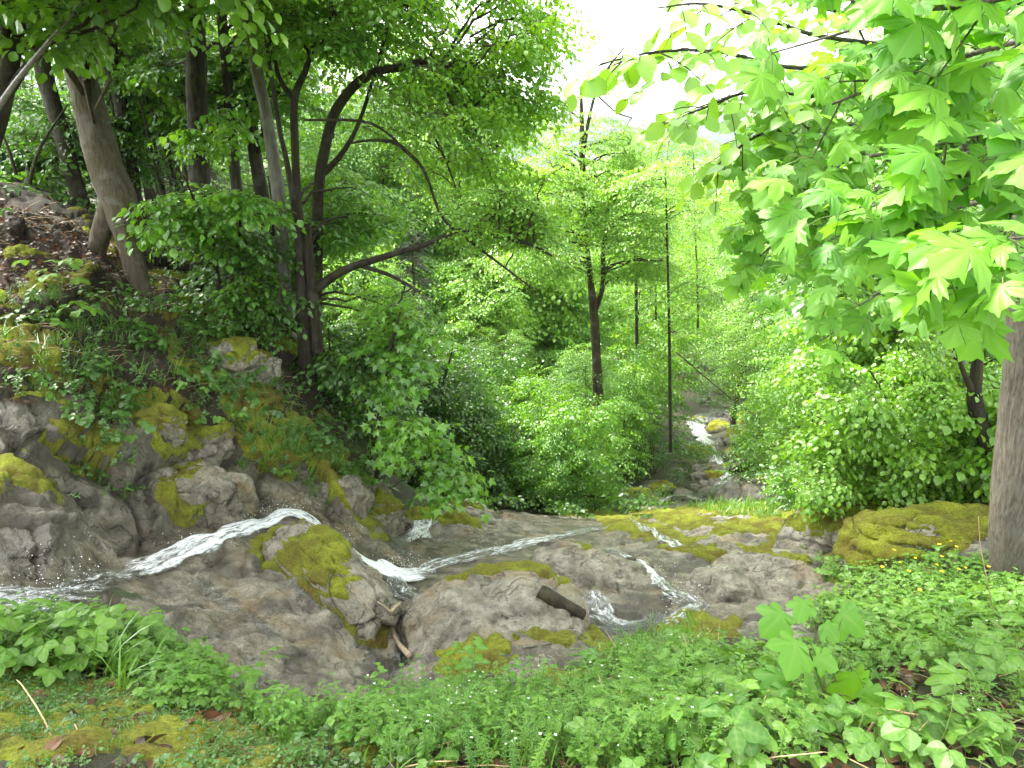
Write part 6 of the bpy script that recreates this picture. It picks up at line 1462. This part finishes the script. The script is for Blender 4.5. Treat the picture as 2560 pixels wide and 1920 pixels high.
# dead stalks
def stk(name, lb_, pts_, r0_, r1_, mat, cat, br=()):
    return stick(name, lb_, pts_, r0_, r1_, mat, cat, 6, br, wob=.1)
def Yg(a, b_, lift=.0):
    p, _n = hit(a, b_); return p[1] - lift if p is not None else 2.5
y1 = Yg(2180, 1840)
stk('dead_stalk', 'bent straw coloured dead stalk with a fork lying over the lower right undergrowth', [(2160, 1850, y1), (2200, 1780, y1 - .02), (2212, 1772, y1 - .02), (2270, 1784, y1 - .05), (2335, 1792, y1 - .08)], .0055, .004, 'straw', 'stalk', [([(2245, 1780, y1 - .04), (2262, 1765, y1 - .03), (2295, 1758, y1 - .02)], .005, .003)])
y1 = Yg(1930, 1900)
stk('cut_stalk', 'pale broken stalk poking up at the bottom edge', [(1925, 1925, y1), (1930, 1900, y1 - .02), (1938, 1880, y1 - .03)], .008, .007, 'straw', 'stalk')
y1 = Yg(120, 1800)
stk('dry_stem', 'long dry stem slanting up at the lower left corner', [(165, 1925, y1 - .25), (110, 1800, y1 - .2), (60, 1720, y1 - .1), (42, 1700, y1 - .05)], .0028, .0018, 'straw', 'stem')
stk('dry_stem', 'short dry stem right of the long slanting one', [(232, 1925, y1 - .35), (205, 1850, y1 - .3), (186, 1810, y1 - .25)], .0024, .0014, 'straw', 'stem')
y1 = Yg(2440, 1600)
stk('dry_stem', 'thin upright dead grass stem before the ribbed maple trunk', [(2490, 1570, y1), (2470, 1460, y1 - .1), (2452, 1370, y1 - .1), (2446, 1290, y1 - .1)], .003, .0015, 'straw', 'stem')
y1 = Yg(1790, 1760)
stk('dead_stalk', 'short pale bent stalk left of the young sycamore', [(1745, 1770, y1), (1780, 1728, y1 - .05), (1784, 1730, y1 - .05), (1810, 1765, y1 - .08)], .004, .003, 'straw', 'stalk')
# ------------------------------------------------------------------ camera, light, air
cam = bpy.data.cameras.new('camera'); cam.sensor_width = 36; cam.lens = 25.0; cam.clip_end = 6000; cam.clip_start = .05
co = link('camera', cam, None, CAM.tolist()); co.rotation_euler = (math.radians(90) - PITCH, 0, 0)
S.camera = co
W = bpy.data.worlds.new('World'); S.world = W; W.use_nodes = True
nt = W.node_tree; nt.nodes.clear()
SUN_EL, SUN_AZ = math.radians(55), math.radians(-55)   # azimuth clockwise from straight ahead
sky = nt.nodes.new('ShaderNodeTexSky'); sky.sky_type = 'NISHITA'; sky.sun_disc = False
sky.sun_elevation = SUN_EL; sky.sun_rotation = SUN_AZ; sky.air_density = 1.0; sky.dust_density = 4.0; sky.ozone_density = 1.0
hs = nt.nodes.new('ShaderNodeHueSaturation'); hs.inputs['Saturation'].default_value = .12; nt.links.new(sky.outputs[0], hs.inputs['Color'])
bg = nt.nodes.new('ShaderNodeBackground'); bg.inputs['Strength'].default_value = .15; nt.links.new(hs.outputs[0], bg.inputs[0])
wo = nt.nodes.new('ShaderNodeOutputWorld'); nt.links.new(bg.outputs[0], wo.inputs[0])
sl = bpy.data.lights.new('sun', 'SUN'); sl.energy = 1.5; sl.angle = math.radians(12); sl.color = (1, .97, .9)
so = link('sun', sl, None, (0, 0, 60))
dv = Vector((math.sin(SUN_AZ) * math.cos(SUN_EL), math.cos(SUN_AZ) * math.cos(SUN_EL), math.sin(SUN_EL)))
so.rotation_euler = dv.to_track_quat('Z', 'Y').to_euler()
S.view_settings.view_transform = 'Standard'; S.view_settings.look = 'None'; S.view_settings.gamma = 1; S.view_settings.exposure = 3.1
cy = S.cycles
cy.max_bounces = 6; cy.diffuse_bounces = 3; cy.glossy_bounces = 2; cy.transmission_bounces = 4; cy.transparent_max_bounces = 8; cy.volume_bounces = 0
cy.use_denoising = True; cy.caustics_reflective = False; cy.caustics_refractive = False
cy.sample_clamp_indirect = 6
try: cy.denoiser = 'OPENIMAGEDENOISE'
except Exception: pass
